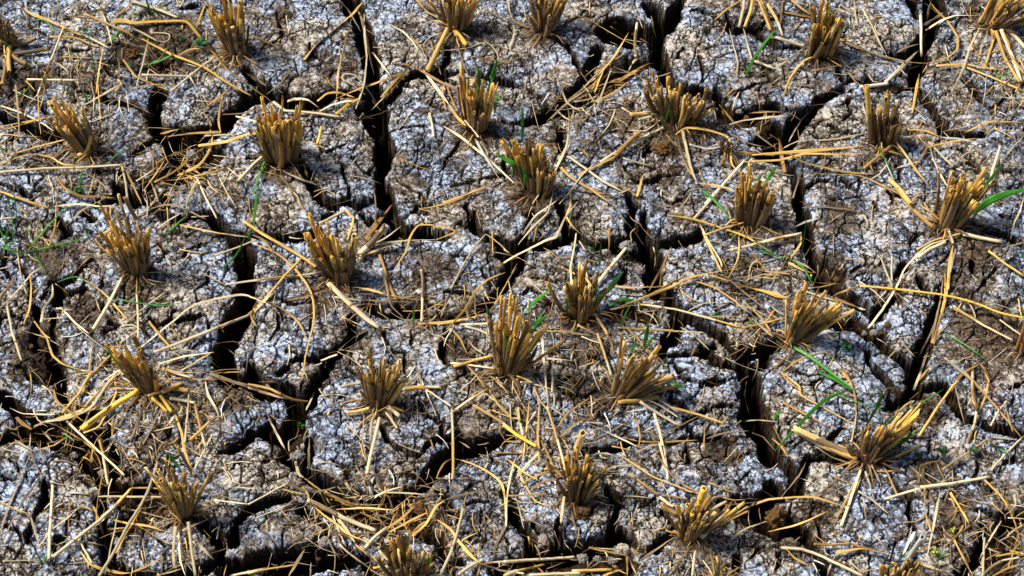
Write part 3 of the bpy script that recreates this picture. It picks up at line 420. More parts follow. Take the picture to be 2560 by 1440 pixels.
# ---------------------------------------------------------------- loose straw read off the photograph: colour+type width : x,y ...   (s stalk, l leaf, t thin fibre)
STRAW = {
'A1': '''yl 30:800,150 880,150 950,165 1100,155 1310,155 1400,250 1500,370 1600,490 1750,600 1920,720;yl 16:1000,275 1200,380 1430,470 1600,580 1780,680;
ps 18:190,560 560,565;ps 20:1000,530 1370,540;ps 16:1205,645 1410,480 1520,400;ps 14:270,660 360,420 450,190;gl 14:440,185 250,115 170,60;pl 16:450,190 600,250 780,345;
yl 12:1380,210 1430,80 1460,0;gl 14:350,260 520,265 640,310 700,330;gs 20:590,95 720,150 900,230 960,270;ps 26:940,10 1110,65 1260,125;gl 16:440,400 620,410 830,410 845,540;
pl 16:600,740 760,650 870,590;pl 10:720,600 840,580;gl 12:810,660 850,540;ps 22:0,1215 300,1190 610,1180 870,1163;gs 18:80,1090 240,1045 460,985;gl 12:0,895 230,850 410,815;gl 14:0,925 160,880 300,830;
gl 12:0,1165 130,1110 280,1080;pl 14:0,745 160,800 300,870 380,925;dl 14:110,600 130,800 130,960 50,1090 0,1120;ps 20:860,1160 890,1300 905,1440;gl 14:880,1180 950,1330 1000,1440;
gl 20:0,1350 140,1400 270,1440;pl 14:270,660 190,760 170,840;gt 9:270,660 275,850 290,950;gl 20:1180,965 1330,945 1540,935 1540,945;gl 20:1400,1030 1600,1000 1760,945 1850,945;pl 12:1440,960 1600,950 1690,955;
gl 14:1130,945 1230,920 1310,900;ol 16:1430,780 1500,720 1600,650 1640,600;pl 12:1340,540 1400,650 1450,760;ol 14:1560,940 1545,850 1570,700 1640,600;gl 12:1430,790 1480,850 1490,920 1400,1010;
gl 14:1080,1280 1250,1270 1440,1230 1560,1200 1690,1120;ol 20:1090,1290 1220,1220 1300,1160 1380,1040;gl 18:1250,1240 1400,1170 1480,1060 1500,960;dl 18:1100,1270 1180,1150 1240,1070;ps 18:1170,1260 1220,1170;
dl 20:1090,1250 1080,1130 1095,1030;dl 14:1050,1250 1090,1340 1120,1440;ps 16:1380,1240 1420,1320 1470,1440;pl 12:960,1280 1040,1230 1120,1170;gl 12:1010,1350 1100,1230 1170,1120;
pl 14:1660,820 1740,840 1840,865;dl 12:1570,808 1720,800 1860,765;ps 24:1685,1275 1790,1160 1870,1090;pl 8:1760,1300 1850,1200 1920,1120;pl 14:1320,1440 1370,1310 1430,1235;
gs 18:240,100 420,180 600,260;pl 10:650,0 720,80 760,200 790,320;dl 12:540,0 560,100 600,230;bl 12:600,90 740,60 800,0;gl 12:740,130 700,60 780,0;gl 12:800,130 890,60 950,0;pl 10:180,0 190,110 185,210;
pl 10:400,0 430,100 450,180;bl 10:200,470 350,450 450,410;gl 12:870,420 960,540 1100,600 1200,640;pl 10:960,620 1010,440 1050,270;gl 10:910,630 1060,600 1185,597;gs 14:830,560 860,590 815,650;
dl 10:860,420 870,340 960,320 1030,370;pl 8:1060,230 1190,240 1180,290 1110,290;gl 10:680,660 700,500 740,280;pl 12:940,200 1040,250 1110,290;bl 10:280,1170 420,1090 500,980;gs 14:550,1140 600,1100 650,1060;
gl 12:260,1090 360,1110 450,1160 620,1170;ol 16:400,1250 460,1330 560,1390 720,1390;gl 12:620,1380 650,1300 670,1220;pl 10:740,1370 790,1370 700,1280 600,1220;gt 7:380,30 360,180 350,260;bl 9:110,0 170,80 240,160;
gl 11:1240,410 1340,350 1500,340;ps 12:1270,50 1300,0;pl 7:1480,590 1530,510 1590,380;gl 12:1780,250 1860,290 1920,315;dl 14:1720,510 1800,550 1880,605;ol 11:470,110 640,130 770,120;dl 12:1140,1290 1330,1330 1460,1270;pt 7:240,200 480,230 520,230 460,280;
pt 6:900,690 910,790 890,640;bt 7:800,680 960,750 1100,820;gl 9:200,980 240,1060 150,1100;pt 7:820,1230 860,1270 930,1300;gl 9:1060,1440 1110,1400 1150,1350;dl 9:60,1220 100,1320 90,1440;pt 6:340,1240 370,1330 380,1440''',
'A2': '''gl 30:395,425 470,330 620,200 740,100 810,15;gl 12:625,700 640,500 690,280 730,130;pl 22:760,770 820,600 840,400 825,250 820,100;dl 24:890,530 860,400 840,290 800,130 780,80;
pl 14:920,750 820,600 750,530 680,525 670,560 740,600 830,670;ol 16:620,700 760,640 900,590 1050,530 1150,500;pl 16:280,715 330,700 420,705 500,760;gl 16:490,715 560,660 640,655 760,690;pl 18:500,790 600,740 700,715 830,715;
yl 20:620,805 720,730 810,685;ps 24:180,720 260,780 380,790 500,800 650,825;pl 14:640,0 720,90 800,230;pl 14:880,370 950,460 1010,540;gl 16:940,690 1050,560 1170,430 1200,360;gl 14:970,700 1060,580 1130,500;
ol 16:1020,445 1150,465 1240,510 1400,600 1500,620;pl 22:1240,500 1330,620 1420,740;gl 24:1420,740 1480,830 1540,890;ol 14:1400,780 1375,690 1375,620 1400,600 1430,680 1480,790;pl 12:990,170 1090,220 1160,290 1200,350;
gs 38:1270,495 1330,370 1410,200;ps 18:1280,800 1300,880 1310,965;gl 14:1280,860 1290,790;pl 18:1380,890 1520,980 1680,1110 1900,1310;wl 18:1600,975 1660,1080 1740,1205;ps 12:1530,850 1600,930 1630,970;
ol 14:40,250 130,295 235,340;dl 12:135,665 230,590 310,490;pl 10:40,425 130,395 230,380;ol 12:0,790 140,755;gl 18:0,955 100,940;ps 18:0,1215 60,1150 125,1090;dl 22:230,1240 320,1350 370,1440;
pl 16:250,1210 370,1265 490,1305;ol 14:390,1150 430,1280;pl 9:720,1240 830,1260 960,1305;ys 24:490,1015 520,895;gs 14:460,1015 540,1045;dl 10:1240,1430 1380,1350 1550,1300;gl 14:1380,1430 1550,1370 1700,1310;
bs 16:1580,400 1720,425 1850,445;dl 10:1560,160 1640,150 1760,220 1810,250;pl 9:1550,340 1680,300 1750,360 1770,420;pl 8:1350,360 1460,350 1540,340;dl 10:1680,70 1780,120 1900,150;gl 9:1830,0 1850,90 1890,160;dl 9:1480,330 1520,450 1560,540;
ol 12:1290,290 1330,430 1370,550;gl 12:1190,0 1270,90 1370,130;pl 8:780,1100 720,1180 740,1260;dl 9:0,530 60,570 130,610;gt 7:1150,260 1230,350 1260,430;pl 10:860,790 930,720 1000,640;pt 7:640,330 660,420;dl 7:1070,150 1160,148;ps 9:270,110 290,230;
gl 9:400,850 460,810 500,770;pl 12:1640,1000 1680,1060 1700,1130;bl 9:1720,970 1750,1060;pt 7:260,1100 330,1180 370,1250''',
'A3': '''pl 16:170,140 250,320 330,450 380,560 440,720 510,770 580,750;gl 14:0,120 80,160 190,200;pl 12:40,340 75,230 60,160 20,90;pl 9:30,0 40,80 60,130;ps 22:930,400 925,300 940,160;gl 12:1490,140 1580,60 1680,0;
gs 26:1890,230 1850,130 1800,10;gs 24:1700,190 1740,80 1760,-20;ps 24:1660,190 1690,60 1700,-20;pl 14:1690,200 1720,320 1750,420;ps 16:1770,430 1850,460 1915,485;ol 26:800,580 900,520 980,470 1060,440;pl 16:880,500 920,430 980,400;
gl 16:640,650 700,500 780,400 880,230;pl 12:650,770 700,640 760,480;dl 12:300,860 400,770 520,700 640,620;dl 12:330,840 430,740 560,650 700,580;ol 18:700,600 800,560 900,530 960,490;gl 14:560,730 680,700 800,640 880,570;
gl 12:620,640 660,550 700,470;dl 14:440,720 540,640 640,540 700,470;ol 14:660,610 760,580 880,590;pl 12:500,720 600,700 740,640;bl 12:700,640 780,600 900,600;gl 10:640,520 740,450 860,370;dl 10:770,470 870,510 980,540;
gt 7:430,115 560,120 700,200 860,290 960,330;pl 10:980,200 940,90 ;ps 20:680,1145 850,1040 1000,960 1130,900;os 30:790,1100 880,1000 965,930;gl 22:520,1240 680,1160 800,1100;ps 16:830,760 900,800 1030,790;gs 28:890,810 1035,800;ps 20:950,845 1040,820;
ps 14:840,1115 940,1145 1045,1175;pl 18:450,1100 560,1180 700,1280 850,1360;gl 22:400,1180 480,1260 620,1340 740,1430;gl 16:1215,920 1250,1060 1290,1180 1370,1280;pl 24:1260,920 1290,1050 1320,1180 1360,1290;
gl 16:1210,950 1290,905 1440,920 1580,970 1600,1060 1610,1160 1680,1230;wl 14:1310,1020 1440,1050 1540,1035;ps 22:1420,1440 1530,1320 1700,1130;pl 14:1770,940 1840,990 1900,1040;gl 16:1630,1070 1760,1085 1920,1100;ps 14:1690,1145 1800,1140 1920,1130;
pl 18:200,1440 330,1250 440,1040 460,830 440,740;pl 12:340,840 400,890 430,910;pl 12:360,770 430,830 490,860;dl 12:310,930 390,930 460,925;dl 14:510,950 520,860 600,800;ol 10:560,1080 620,960 670,880;gl 12:500,1040 560,1060 600,1120;
pl 14:390,1440 470,1350 540,1250 640,1150;dl 16:480,1340 600,1350 720,1370;gl 14:380,1300 430,1300 480,1290;gl 18:935,1410 960,1320 985,1230;ol 10:1370,1180 1420,1290 1480,1360;gl 14:1350,1290 1500,1310 1620,1340;pl 10:1640,570 1650,440 1620,320 1590,200;
gt 7:1470,310 1540,240 1570,160;gl 11:1520,740 1570,800 1620,870;pl 12:1590,880 1700,850 1900,830;pl 10:1440,780 1480,780 1500,860;gl 9:1550,690 1600,650 1650,590;dl 12:1720,800 1820,790 1920,790;bl 18:1380,780 1440,750 1495,720;
dl 9:0,440 80,420 190,375;dl 9:960,270 1040,320;gl 9:1040,110 1060,220 1075,280;pl 8:1070,545 1130,530 1180,510;gl 9:760,1290 860,1330 960,1400;dl 8:1720,1010 1800,1030 1900,1050;pt 6:1360,1290 1440,1330;bt 7:640,1000 700,940 720,920;dl 9:780,1150 830,1200 900,1260''',
'A4': '''ps 24:135,250 250,290 370,325;pl 14:160,485 260,420 370,335;ps 14:0,430 80,455 160,485;gl 14:220,690 270,550 370,430 460,390;gl 16:280,0 350,60 430,115;ol 18:220,85 340,110 430,125;bs 12:420,505 540,480 650,455;
gl 20:610,270 700,320 900,390 1100,440 1240,450 1380,410 1450,350 1450,260 1380,150 1290,60 1250,0;pl 22:940,580 1050,480 1180,350;ps 22:1190,110 1195,250 1197,400;dl 18:1210,180 1290,130 1350,90;dl 14:990,390 1080,340 1180,310;
pl 14:1225,215 1330,150 1440,110 1600,110;dl 16:1230,160 1250,60 1270,0;ws 28:760,615 850,605 960,590;gl 20:1130,800 1160,640 1180,520;gl 14:1390,170 1450,220 1560,330 1640,440 1700,520;gl 16:1300,465 1500,455 1640,480 1750,490;
gs 16:1500,470 1700,550 1910,640;pl 16:1410,650 1490,490 1540,330 1610,190;gs 24:1720,220 1780,400 1890,580;ps 30:1760,210 1850,430 1900,580;ps 30:1790,200 1870,270 1930,340;gs 20:1690,210 1860,440 1920,520;gl 18:1640,480 1690,330 1720,230;
gl 14:1830,310 1880,400 1920,480;pl 14:470,990 600,980 800,940;gl 26:0,1095 300,1075 500,1060 800,1030;gl 16:0,1140 200,1130 380,1085 600,1090 800,1080;gl 22:270,1090 370,1150 530,1190 700,1220 860,1230;os 26:790,1190 900,1100 980,1030;
gl 14:830,1050 940,1060 1080,1100;ol 14:800,1100 830,1160 860,1220;ps 14:940,1120 970,1200 1005,1270;gs 34:970,1265 1060,1350 1120,1440;gl 14:370,1220 560,1230 760,1240 900,1300 1040,1370 1120,1400;ol 30:235,1220 210,1100 190,970;
pl 14:260,1000 340,860 460,730;dl 18:1030,940 1100,900 1180,865;gl 16:1100,915 1230,925 1330,970;wl 14:1330,970 1450,980 1570,1000;pl 16:1250,1005 1350,1110 1420,1180;wl 14:1025,1185 1110,1160 1215,1130;gl 16:1010,990 1090,1100 1180,1230 1250,1310;
gl 14:1470,955 1580,900 1700,860 1920,865;dl 16:1640,950 1700,890 1750,850;gs 10:1700,905 1810,920 1920,935;gl 12:1240,1040 1400,1000 1600,975;ol 16:1130,1200 1200,1110 1250,1010;pl 14:1250,1000 1280,1120 1340,1250 1390,1330;ps 24:1680,1310 1700,1200 1755,1030;
pl 10:1780,1115 1850,1030 1920,960;pl 12:780,60 850,190 900,300 950,390;gl 10:800,0 830,90 860,130;pl 12:720,0 730,100 750,180;dl 12:600,330 700,360 850,380;gl 10:630,160 740,220 840,300;ol 10:230,180 300,240 380,275;pl 10:620,30 700,80 760,70;
gl 20:60,0 110,120 170,235;ps 20:110,30 170,130 220,255;bl 14:200,160 210,80 215,0;pl 10:560,50 640,80 690,80;dl 10:240,790 300,820 350,855;pl 12:0,840 120,825 250,825;gl 9:0,800 110,790 220,790;ps 12:20,940 110,1010 190,1060;wl 7:0,1050 60,1080 110,1110;
pl 10:200,1060 320,1000 470,985;dl 14:660,510 730,550 790,580;ol 9:650,695 690,680 720,660;gl 9:1440,1090 1500,1130 1540,1140;pl 9:1640,680 1780,690 1900,695;dl 9:1820,560 1780,620 1860,680;pl 9:1590,460 1620,330 1640,260;gs 10:1860,650 1910,560;pl 9:1740,1330 1820,1350 1900,1370;
dl 12:290,1400 330,1260 360,1120;pl 10:160,1210 220,1230 300,1240;gl 10:1580,850 1650,900 1700,960;wl 7:870,430 930,440 990,440;dl 9:1280,290 1320,360;pl 9:1430,1160 1500,1090 1560,1060''',
'B1': '''ps 26:1085,1160 1200,1120 1500,1000 1780,890;pl 14:1780,890 1860,810 1920,740;pl 14:990,1130 1200,960 1350,840 1500,790 1700,755 1800,780 1920,830;gl 16:1050,940 1130,1040 1200,1120 1280,1200;ps 20:1515,475 1650,430 1810,365;
ws 14:1590,683 1750,660 1920,640;pl 12:1415,590 1500,640 1590,683;wl 16:1115,285 1190,230 1290,170;gs 12:1150,280 1200,240;ps 28:660,995 760,830 860,640;ps 16:885,960 1000,860 1160,740;ps 16:975,1060 975,900 965,750;pl 14:445,860 530,950 630,1030;
gl 14:600,650 730,740 820,840 900,930;dl 20:550,570 600,520 660,470;ps 20:50,835 80,1000 150,1220;pl 14:0,850 130,720 230,600 300,560;gl 16:240,940 330,1060 370,1180 440,1240 600,1300 740,1350;pl 16:290,950 310,850 370,760 370,680;
ps 20:0,220 110,210;gs 18:0,25 150,80 345,140;gl 14:130,120 190,180 300,100;pl 14:390,130 560,115 700,130 800,125;ol 14:470,0 560,50 700,60 860,70;gs 14:350,410 390,280 400,100;pl 10:1320,200 1320,100 1370,10;ps 14:1420,0 1470,100 1530,215;
gl 12:1270,260 1400,290 1600,330;pl 14:1500,310 1620,330 1750,345;gl 18:1710,225 1800,290 1920,370;gl 10:1780,330 1860,370 1920,440;dl 14:970,200 1100,135 1220,120 1350,170 1450,220;pl 9:1350,205 1480,198;pl 14:1000,180 1060,130 1140,30;gl 20:690,345 770,300 810,240;
pl 14:640,1440 750,1350 880,1260;gs 20:590,1440 640,1330 800,1160;gs 16:630,1300 640,1200 655,1115;pl 16:1115,1245 1300,1190 1510,1160;pl 10:1110,1160 1260,1140 1420,1155;pl 14:1280,1290 1400,1220 1500,1160;ps 26:1145,1275 1250,1310 1355,1340;
dl 26:1480,1310 1650,1370 1900,1440;gl 10:1480,1300 1600,1280 1730,1280;gl 10:1500,1310 1640,1300 1725,1300;dl 12:1210,1340 1400,1350 1620,1350;dl 16:1760,1000 1790,920 1820,800;ol 14:0,780 60,700 110,610;pl 12:150,640 170,700 190,750;dl 9:0,690 120,700 160,760;
gl 12:165,960 210,850 220,700 210,600;gt 8:350,1060 300,1020 260,960;pl 9:210,1020 330,1060 425,1115;dl 10:460,530 500,620 540,670;pl 9:400,850 440,850 440,910;gl 12:670,360 730,430 790,490;ol 14:820,700 850,650 880,600;pl 9:970,600 1040,660 1110,695;
dl 8:930,750 1020,730;pl 8:900,830 960,760;gl 10:700,740 740,800 830,840 900,850 1000,790;ps 9:780,830 815,890;pl 10:670,760 710,880;dl 10:1030,830 1100,780 1210,755;pl 10:480,260 560,170 620,130;gt 7:570,120 600,170 640,200;pl 9:1040,200 1040,110 1000,40;
pl 9:240,740 320,640 360,590;gl 12:280,210 260,330 310,360 350,410;gl 8:100,200 50,250 90,250;bt 7:0,1050 100,1010 180,1010;dl 8:0,1150 60,1100;gl 12:900,1380 760,1420;pl 14:1000,1420 870,1415 770,1415;gs 30:1150,1440 1280,1375;gl 10:1540,1240 1480,1190;wl 9:1270,1340 1330,1360''',
'B2': '''ps 46:570,675 700,800 830,920 930,985;ys 26:790,880 880,950 960,1000;gs 28:0,255 130,340 270,420 400,500 480,560;gl 16:50,400 180,450 290,530 340,580 420,690 460,790 465,930 430,1090 400,1220 385,1350;gs 22:0,900 120,790 260,620 375,500;ps 18:0,660 250,630 500,600;
ps 26:440,285 560,225 690,155;gs 20:690,155 745,210 740,260 700,370;ps 48:790,465 870,390 970,280;ol 26:830,360 920,250 1015,120;dl 16:800,340 870,280 960,160;pl 16:860,400 960,360 1080,270;pl 14:780,500 900,440 1040,400;gs 14:790,480 900,450 1000,400;
pl 16:900,400 1050,380 1200,370 1330,365;gl 14:1330,365 1460,310 1390,280 1290,262 1200,270 1150,340 1130,400 1110,460 1045,560 1045,610;ps 16:1435,710 1500,580 1580,440 1680,325;pl 12:1680,325 1770,390 1870,495;gl 12:1760,560 1840,510 1920,490;
ol 20:930,470 960,560 990,670 1060,800 1140,890;dl 18:950,560 980,700 1010,830 1100,920 ;ps 20:1225,580 1235,700 1225,945;gl 16:1400,1000 1530,860 1600,740 1690,650 1830,590;gl 20:740,700 860,720 960,745;dl 10:770,745 900,750 1100,748;dl 12:780,785 950,800 1180,805;
pl 12:610,770 780,790 940,800;gl 16:0,760 120,795 250,860 340,930 390,1010 410,1090;ps 16:515,1220 630,1175;pl 20:630,1155 730,1210 800,1260;pl 12:640,1140 760,1160;dl 14:650,1140 740,1060 880,985;ps 26:665,1400 740,1385 820,1370;
gl 18:1200,960 1400,950 1560,920 1790,855;ps 16:1500,965 1600,962 1700,958;ps 16:1530,975 1620,1000 1720,1045;gl 12:1430,990 1500,1070 1550,1180;pl 10:1550,1070 1600,1130 1680,1180;gs 28:1450,1260 1600,1215 1735,1185;ps 16:1430,1235 1560,1250 1740,1275;pl 12:1470,1210 1560,1210 1720,1200;
gl 14:1210,150 1330,130 1480,80 1650,5;gt 8:1280,170 1420,130 1530,90;gl 9:1225,60 1225,140;pl 10:1205,150 1300,170 1430,215;dl 8:1310,90 1315,300;dl 12:900,240 900,100 890,0;gl 12:60,980 20,900 60,800;pl 9:560,930 600,870 640,810;ol 12:270,795 400,770 560,720;
dl 12:940,705 1010,630 1110,580;dl 14:1050,300 1030,170 1020,100;pl 10:1240,1440 1200,1310 1170,1220;gl 10:1740,1440 1620,1330 1540,1250;pl 14:1120,1390 1180,1340 1235,1270;ps 24:1090,1425 1200,1410 1360,1405;dl 16:1060,1420 1140,1380 1210,1310;pl 16:1200,1380 1270,1420;
gl 10:1010,760 1200,790 1330,760;dl 10:1080,850 1200,770 1320,760;gl 9:1240,830 1420,820;pl 10:1450,760 1510,830 1600,900;dl 12:1530,770 1550,870 1570,960;gl 12:1560,840 1620,900;pl 7:370,300 240,330;dl 9:50,330 120,370 180,470 240,600;pl 18:0,390 60,365;gl 16:445,470 440,570;
pl 7:550,760 600,840;dl 8:200,715 300,725;dl 9:400,800 440,720;pl 9:280,0 350,60 375,140;dl 12:0,1000 40,940 70,880;ol 9:660,690 720,745;gl 9:1740,820 1800,720 1900,530;pl 7:1870,780 1840,650 1900,560;dl 9:1640,880 1600,800 1610,960''',
'B3': '''pl 22:610,0 700,70 800,150 850,230 930,320 990,410;ps 26:655,680 750,560 880,405;pl 18:0,530 60,490 180,430 300,370 370,345 430,210 520,95;pl 14:100,400 200,280 310,170 350,0;pl 14:130,330 220,200 360,100 460,0;gl 12:210,380 240,250 330,150;gl 14:470,0 470,120 440,200 490,280 560,340;
gl 16:640,0 770,60 900,0;ps 16:480,760 470,560 500,400 510,320;ps 12:600,710 580,600 530,520;ps 18:625,710 570,620 530,530;gl 14:800,840 950,790 1100,720 1210,650 1340,620;gl 20:830,835 1000,770 1200,690 1290,640 1450,600 1700,560 1920,500;
gl 16:750,690 900,705 1100,700 1300,680;ys 14:960,820 1200,855 1430,915 1680,985;ys 12:1680,990 1800,965 1920,935;ps 14:800,985 1000,1000 1200,1010 1410,1022;ps 24:1600,440 1760,400 1920,360;yl 14:1150,190 1330,220 1500,270 1700,340 1800,400 1920,480;
ps 22:1340,220 1430,120 1530,0;gl 16:1400,310 1500,520 1540,600;gs 20:1420,330 1560,280 1690,245;pl 14:1380,250 1440,370 1520,500 1540,560;gl 24:1470,620 1600,660 1750,710 1920,760;gl 14:1320,650 1480,700 1620,790 1720,880;pl 12:1620,790 1760,900 1920,1060;
dl 14:1560,620 1700,740 1850,860;gl 12:1690,800 1810,910 1900,1040;pl 12:1640,830 1750,850 1900,930;ol 16:1640,700 1750,700 1860,730;pl 12:1720,660 1750,540 1820,490;gl 10:1580,640 1650,500 1660,330;gl 16:1750,460 1830,560 1920,640;pl 9:1640,630 1780,630 1920,640;
pl 12:1560,90 1590,180 1600,230;dl 12:1460,360 1500,220 1510,170;gl 12:1450,370 1570,400 1650,470;ps 12:0,430 70,490;pl 20:210,1195 330,1205 500,1222;gs 22:640,885 700,980 730,1030;gl 18:520,965 600,1010 730,1075;ps 20:660,1030 710,1170 760,1330;gl 12:730,1030 760,1100 770,1160;
gl 12:280,1020 400,1010 550,1030;dl 10:270,1130 430,1110 570,1070;pl 12:360,1000 420,1020 620,1040;dl 10:250,1160 400,1100 560,1070;gl 12:860,980 940,1060 1100,1230;pl 16:270,1040 280,1200 300,1440;ps 18:340,1440 345,1360 340,1280;dl 12:500,1100 470,1170;gl 14:1050,1160 1090,1200 1130,1235;
gl 14:750,860 900,830 1000,830;dl 12:720,790 850,800 950,790;gl 12:740,740 850,750 990,760;pl 10:930,860 1040,900 1100,980;dl 16:1110,820 1140,900 1170,995;dl 12:640,830 700,790 740,760;gl 10:580,470 480,490 360,495;gl 14:570,505 690,530;gs 14:405,560 500,605;
ol 14:740,440 745,290 780,265 850,275;gl 8:900,380 895,320 930,280;dl 8:560,340 620,370 680,390;gl 9:1100,690 1120,560 1180,410;bl 16:1020,730 1100,590 1150,470;pl 7:920,540 990,600 1060,690;dl 9:520,270 600,320 680,390;ol 7:880,980 830,900 850,840;
pl 10:1240,980 1340,1040 1470,1165;pl 9:180,660 250,720 330,790;gl 8:1600,200 1680,290 1700,420;pl 7:1000,90 1100,130 1200,160;gl 8:950,100 960,40 970,0;pl 7:1320,30 1280,100 1220,160;ps 14:120,1370 190,1375;gl 16:90,1325 150,1350 200,1375;pl 10:840,990 870,1040 900,1080;dl 9:700,960 660,1000;
dl 9:780,890 830,960;bl 9:900,870 880,900;pl 7:1060,870 1030,950;gl 9:1440,910 1560,905 1660,905;pl 8:1300,870 1400,820 1560,800''',
'B4': '''gs 30:1020,0 1120,130 1220,230 1295,290;gl 14:760,690 620,740 560,770;ys 18:760,690 1000,712 1200,735 1400,765 1600,820 1750,880 1920,915;pl 16:820,990 920,860 1020,700 1080,570 1180,460 1260,400 1390,360;gs 18:1165,435 1290,370 1390,345 1490,315;ps 30:1490,325 1600,350 1765,380;
ps 28:1170,490 1260,430 1370,380;ps 14:1420,830 1600,950 1840,1075;os 24:1430,850 1570,930 1760,1040;pl 18:1440,430 1415,520 1400,600;gl 24:1380,720 1395,560 1420,400;ps 18:1420,390 1390,300;gl 22:1340,880 1370,740 1360,600;gl 20:1280,1100 1310,980 1350,850 1380,720;
dl 16:1260,1120 1290,970 1330,790 1350,640;ol 18:1250,1110 1310,1040 1370,950;dl 14:1170,1200 1250,1050 1320,880;pl 18:1140,1430 1180,1330 1230,1180 1250,1100;gl 16:1180,1360 1260,1260 1360,1200;pl 18:1360,1200 1460,1280 1560,1360 1640,1440;gl 18:1400,1440 1480,1320 1610,1240;
gl 20:1610,1240 1670,1330 1660,1440;gl 14:205,1305 320,1220 430,1180 520,1160;gl 18:520,1160 600,1230 680,1340 720,1440;gl 12:205,1305 260,1370 330,1420;pl 12:1050,1080 1120,1160 1190,1240;pl 16:780,185 815,240 800,300;dl 16:355,140 500,135 620,145 740,160;
wl 16:305,275 380,240 480,215;pl 8:480,215 450,150;ps 12:910,490 950,600 990,700;ps 14:990,480 985,580 990,690;gl 12:990,700 1040,810;pl 9:1010,730 1090,800;ps 22:0,405 150,360 350,320;gl 16:270,500 340,400 345,330;gl 18:260,530 380,590 450,600;pl 14:290,510 380,550 450,600;
gl 30:0,705 150,750 260,780;pl 18:380,730 500,770 620,800;ol 24:480,770 600,790 740,840;pl 20:700,820 760,850 800,860;gl 14:380,700 480,700 600,670;pl 14:0,920 90,1000 170,1070;ys 14:0,975 120,945 240,915;gl 12:0,820 90,950 160,1050;pl 14:90,790 180,870 230,900;
pl 16:270,610 200,600 90,590;gl 10:40,640 160,610 320,570;pl 12:0,540 120,510 250,480;gs 18:1670,445 1780,530 1920,620;pl 10:1510,780 1560,860 1580,920;ps 12:1750,930 1830,990 1900,1040;pl 12:1825,360 1850,250 1890,170 1920,60;pl 9:1815,410 1870,400 1920,380;dl 10:1800,500 1850,420 1920,310;
gl 14:1080,160 1130,100 1200,0;dl 12:1160,70 1230,30;pl 14:1130,80 1200,130 1270,175;gl 10:800,0 880,20;ol 10:760,310 700,300;pl 9:920,430 985,365;gl 9:960,405 1110,400;pl 9:1250,330 1200,410;dl 9:1610,320 1700,290;dl 12:1480,290 1550,220 1600,170;ps 14:430,1080 415,1040;ol 9:180,0 260,60 280,160;
pl 9:130,220 230,280 290,320;bl 9:430,260 420,400 350,510;dl 9:430,690 480,560 490,500;pl 9:960,1200 1020,1140;dl 9:620,990 720,995;gl 12:1560,1240 1560,1440;pl 9:880,1060 960,1110;ol 9:370,1110 440,1110;gs 10:1880,780 1900,900;gl 9:400,1140 450,1220 480,1300''',
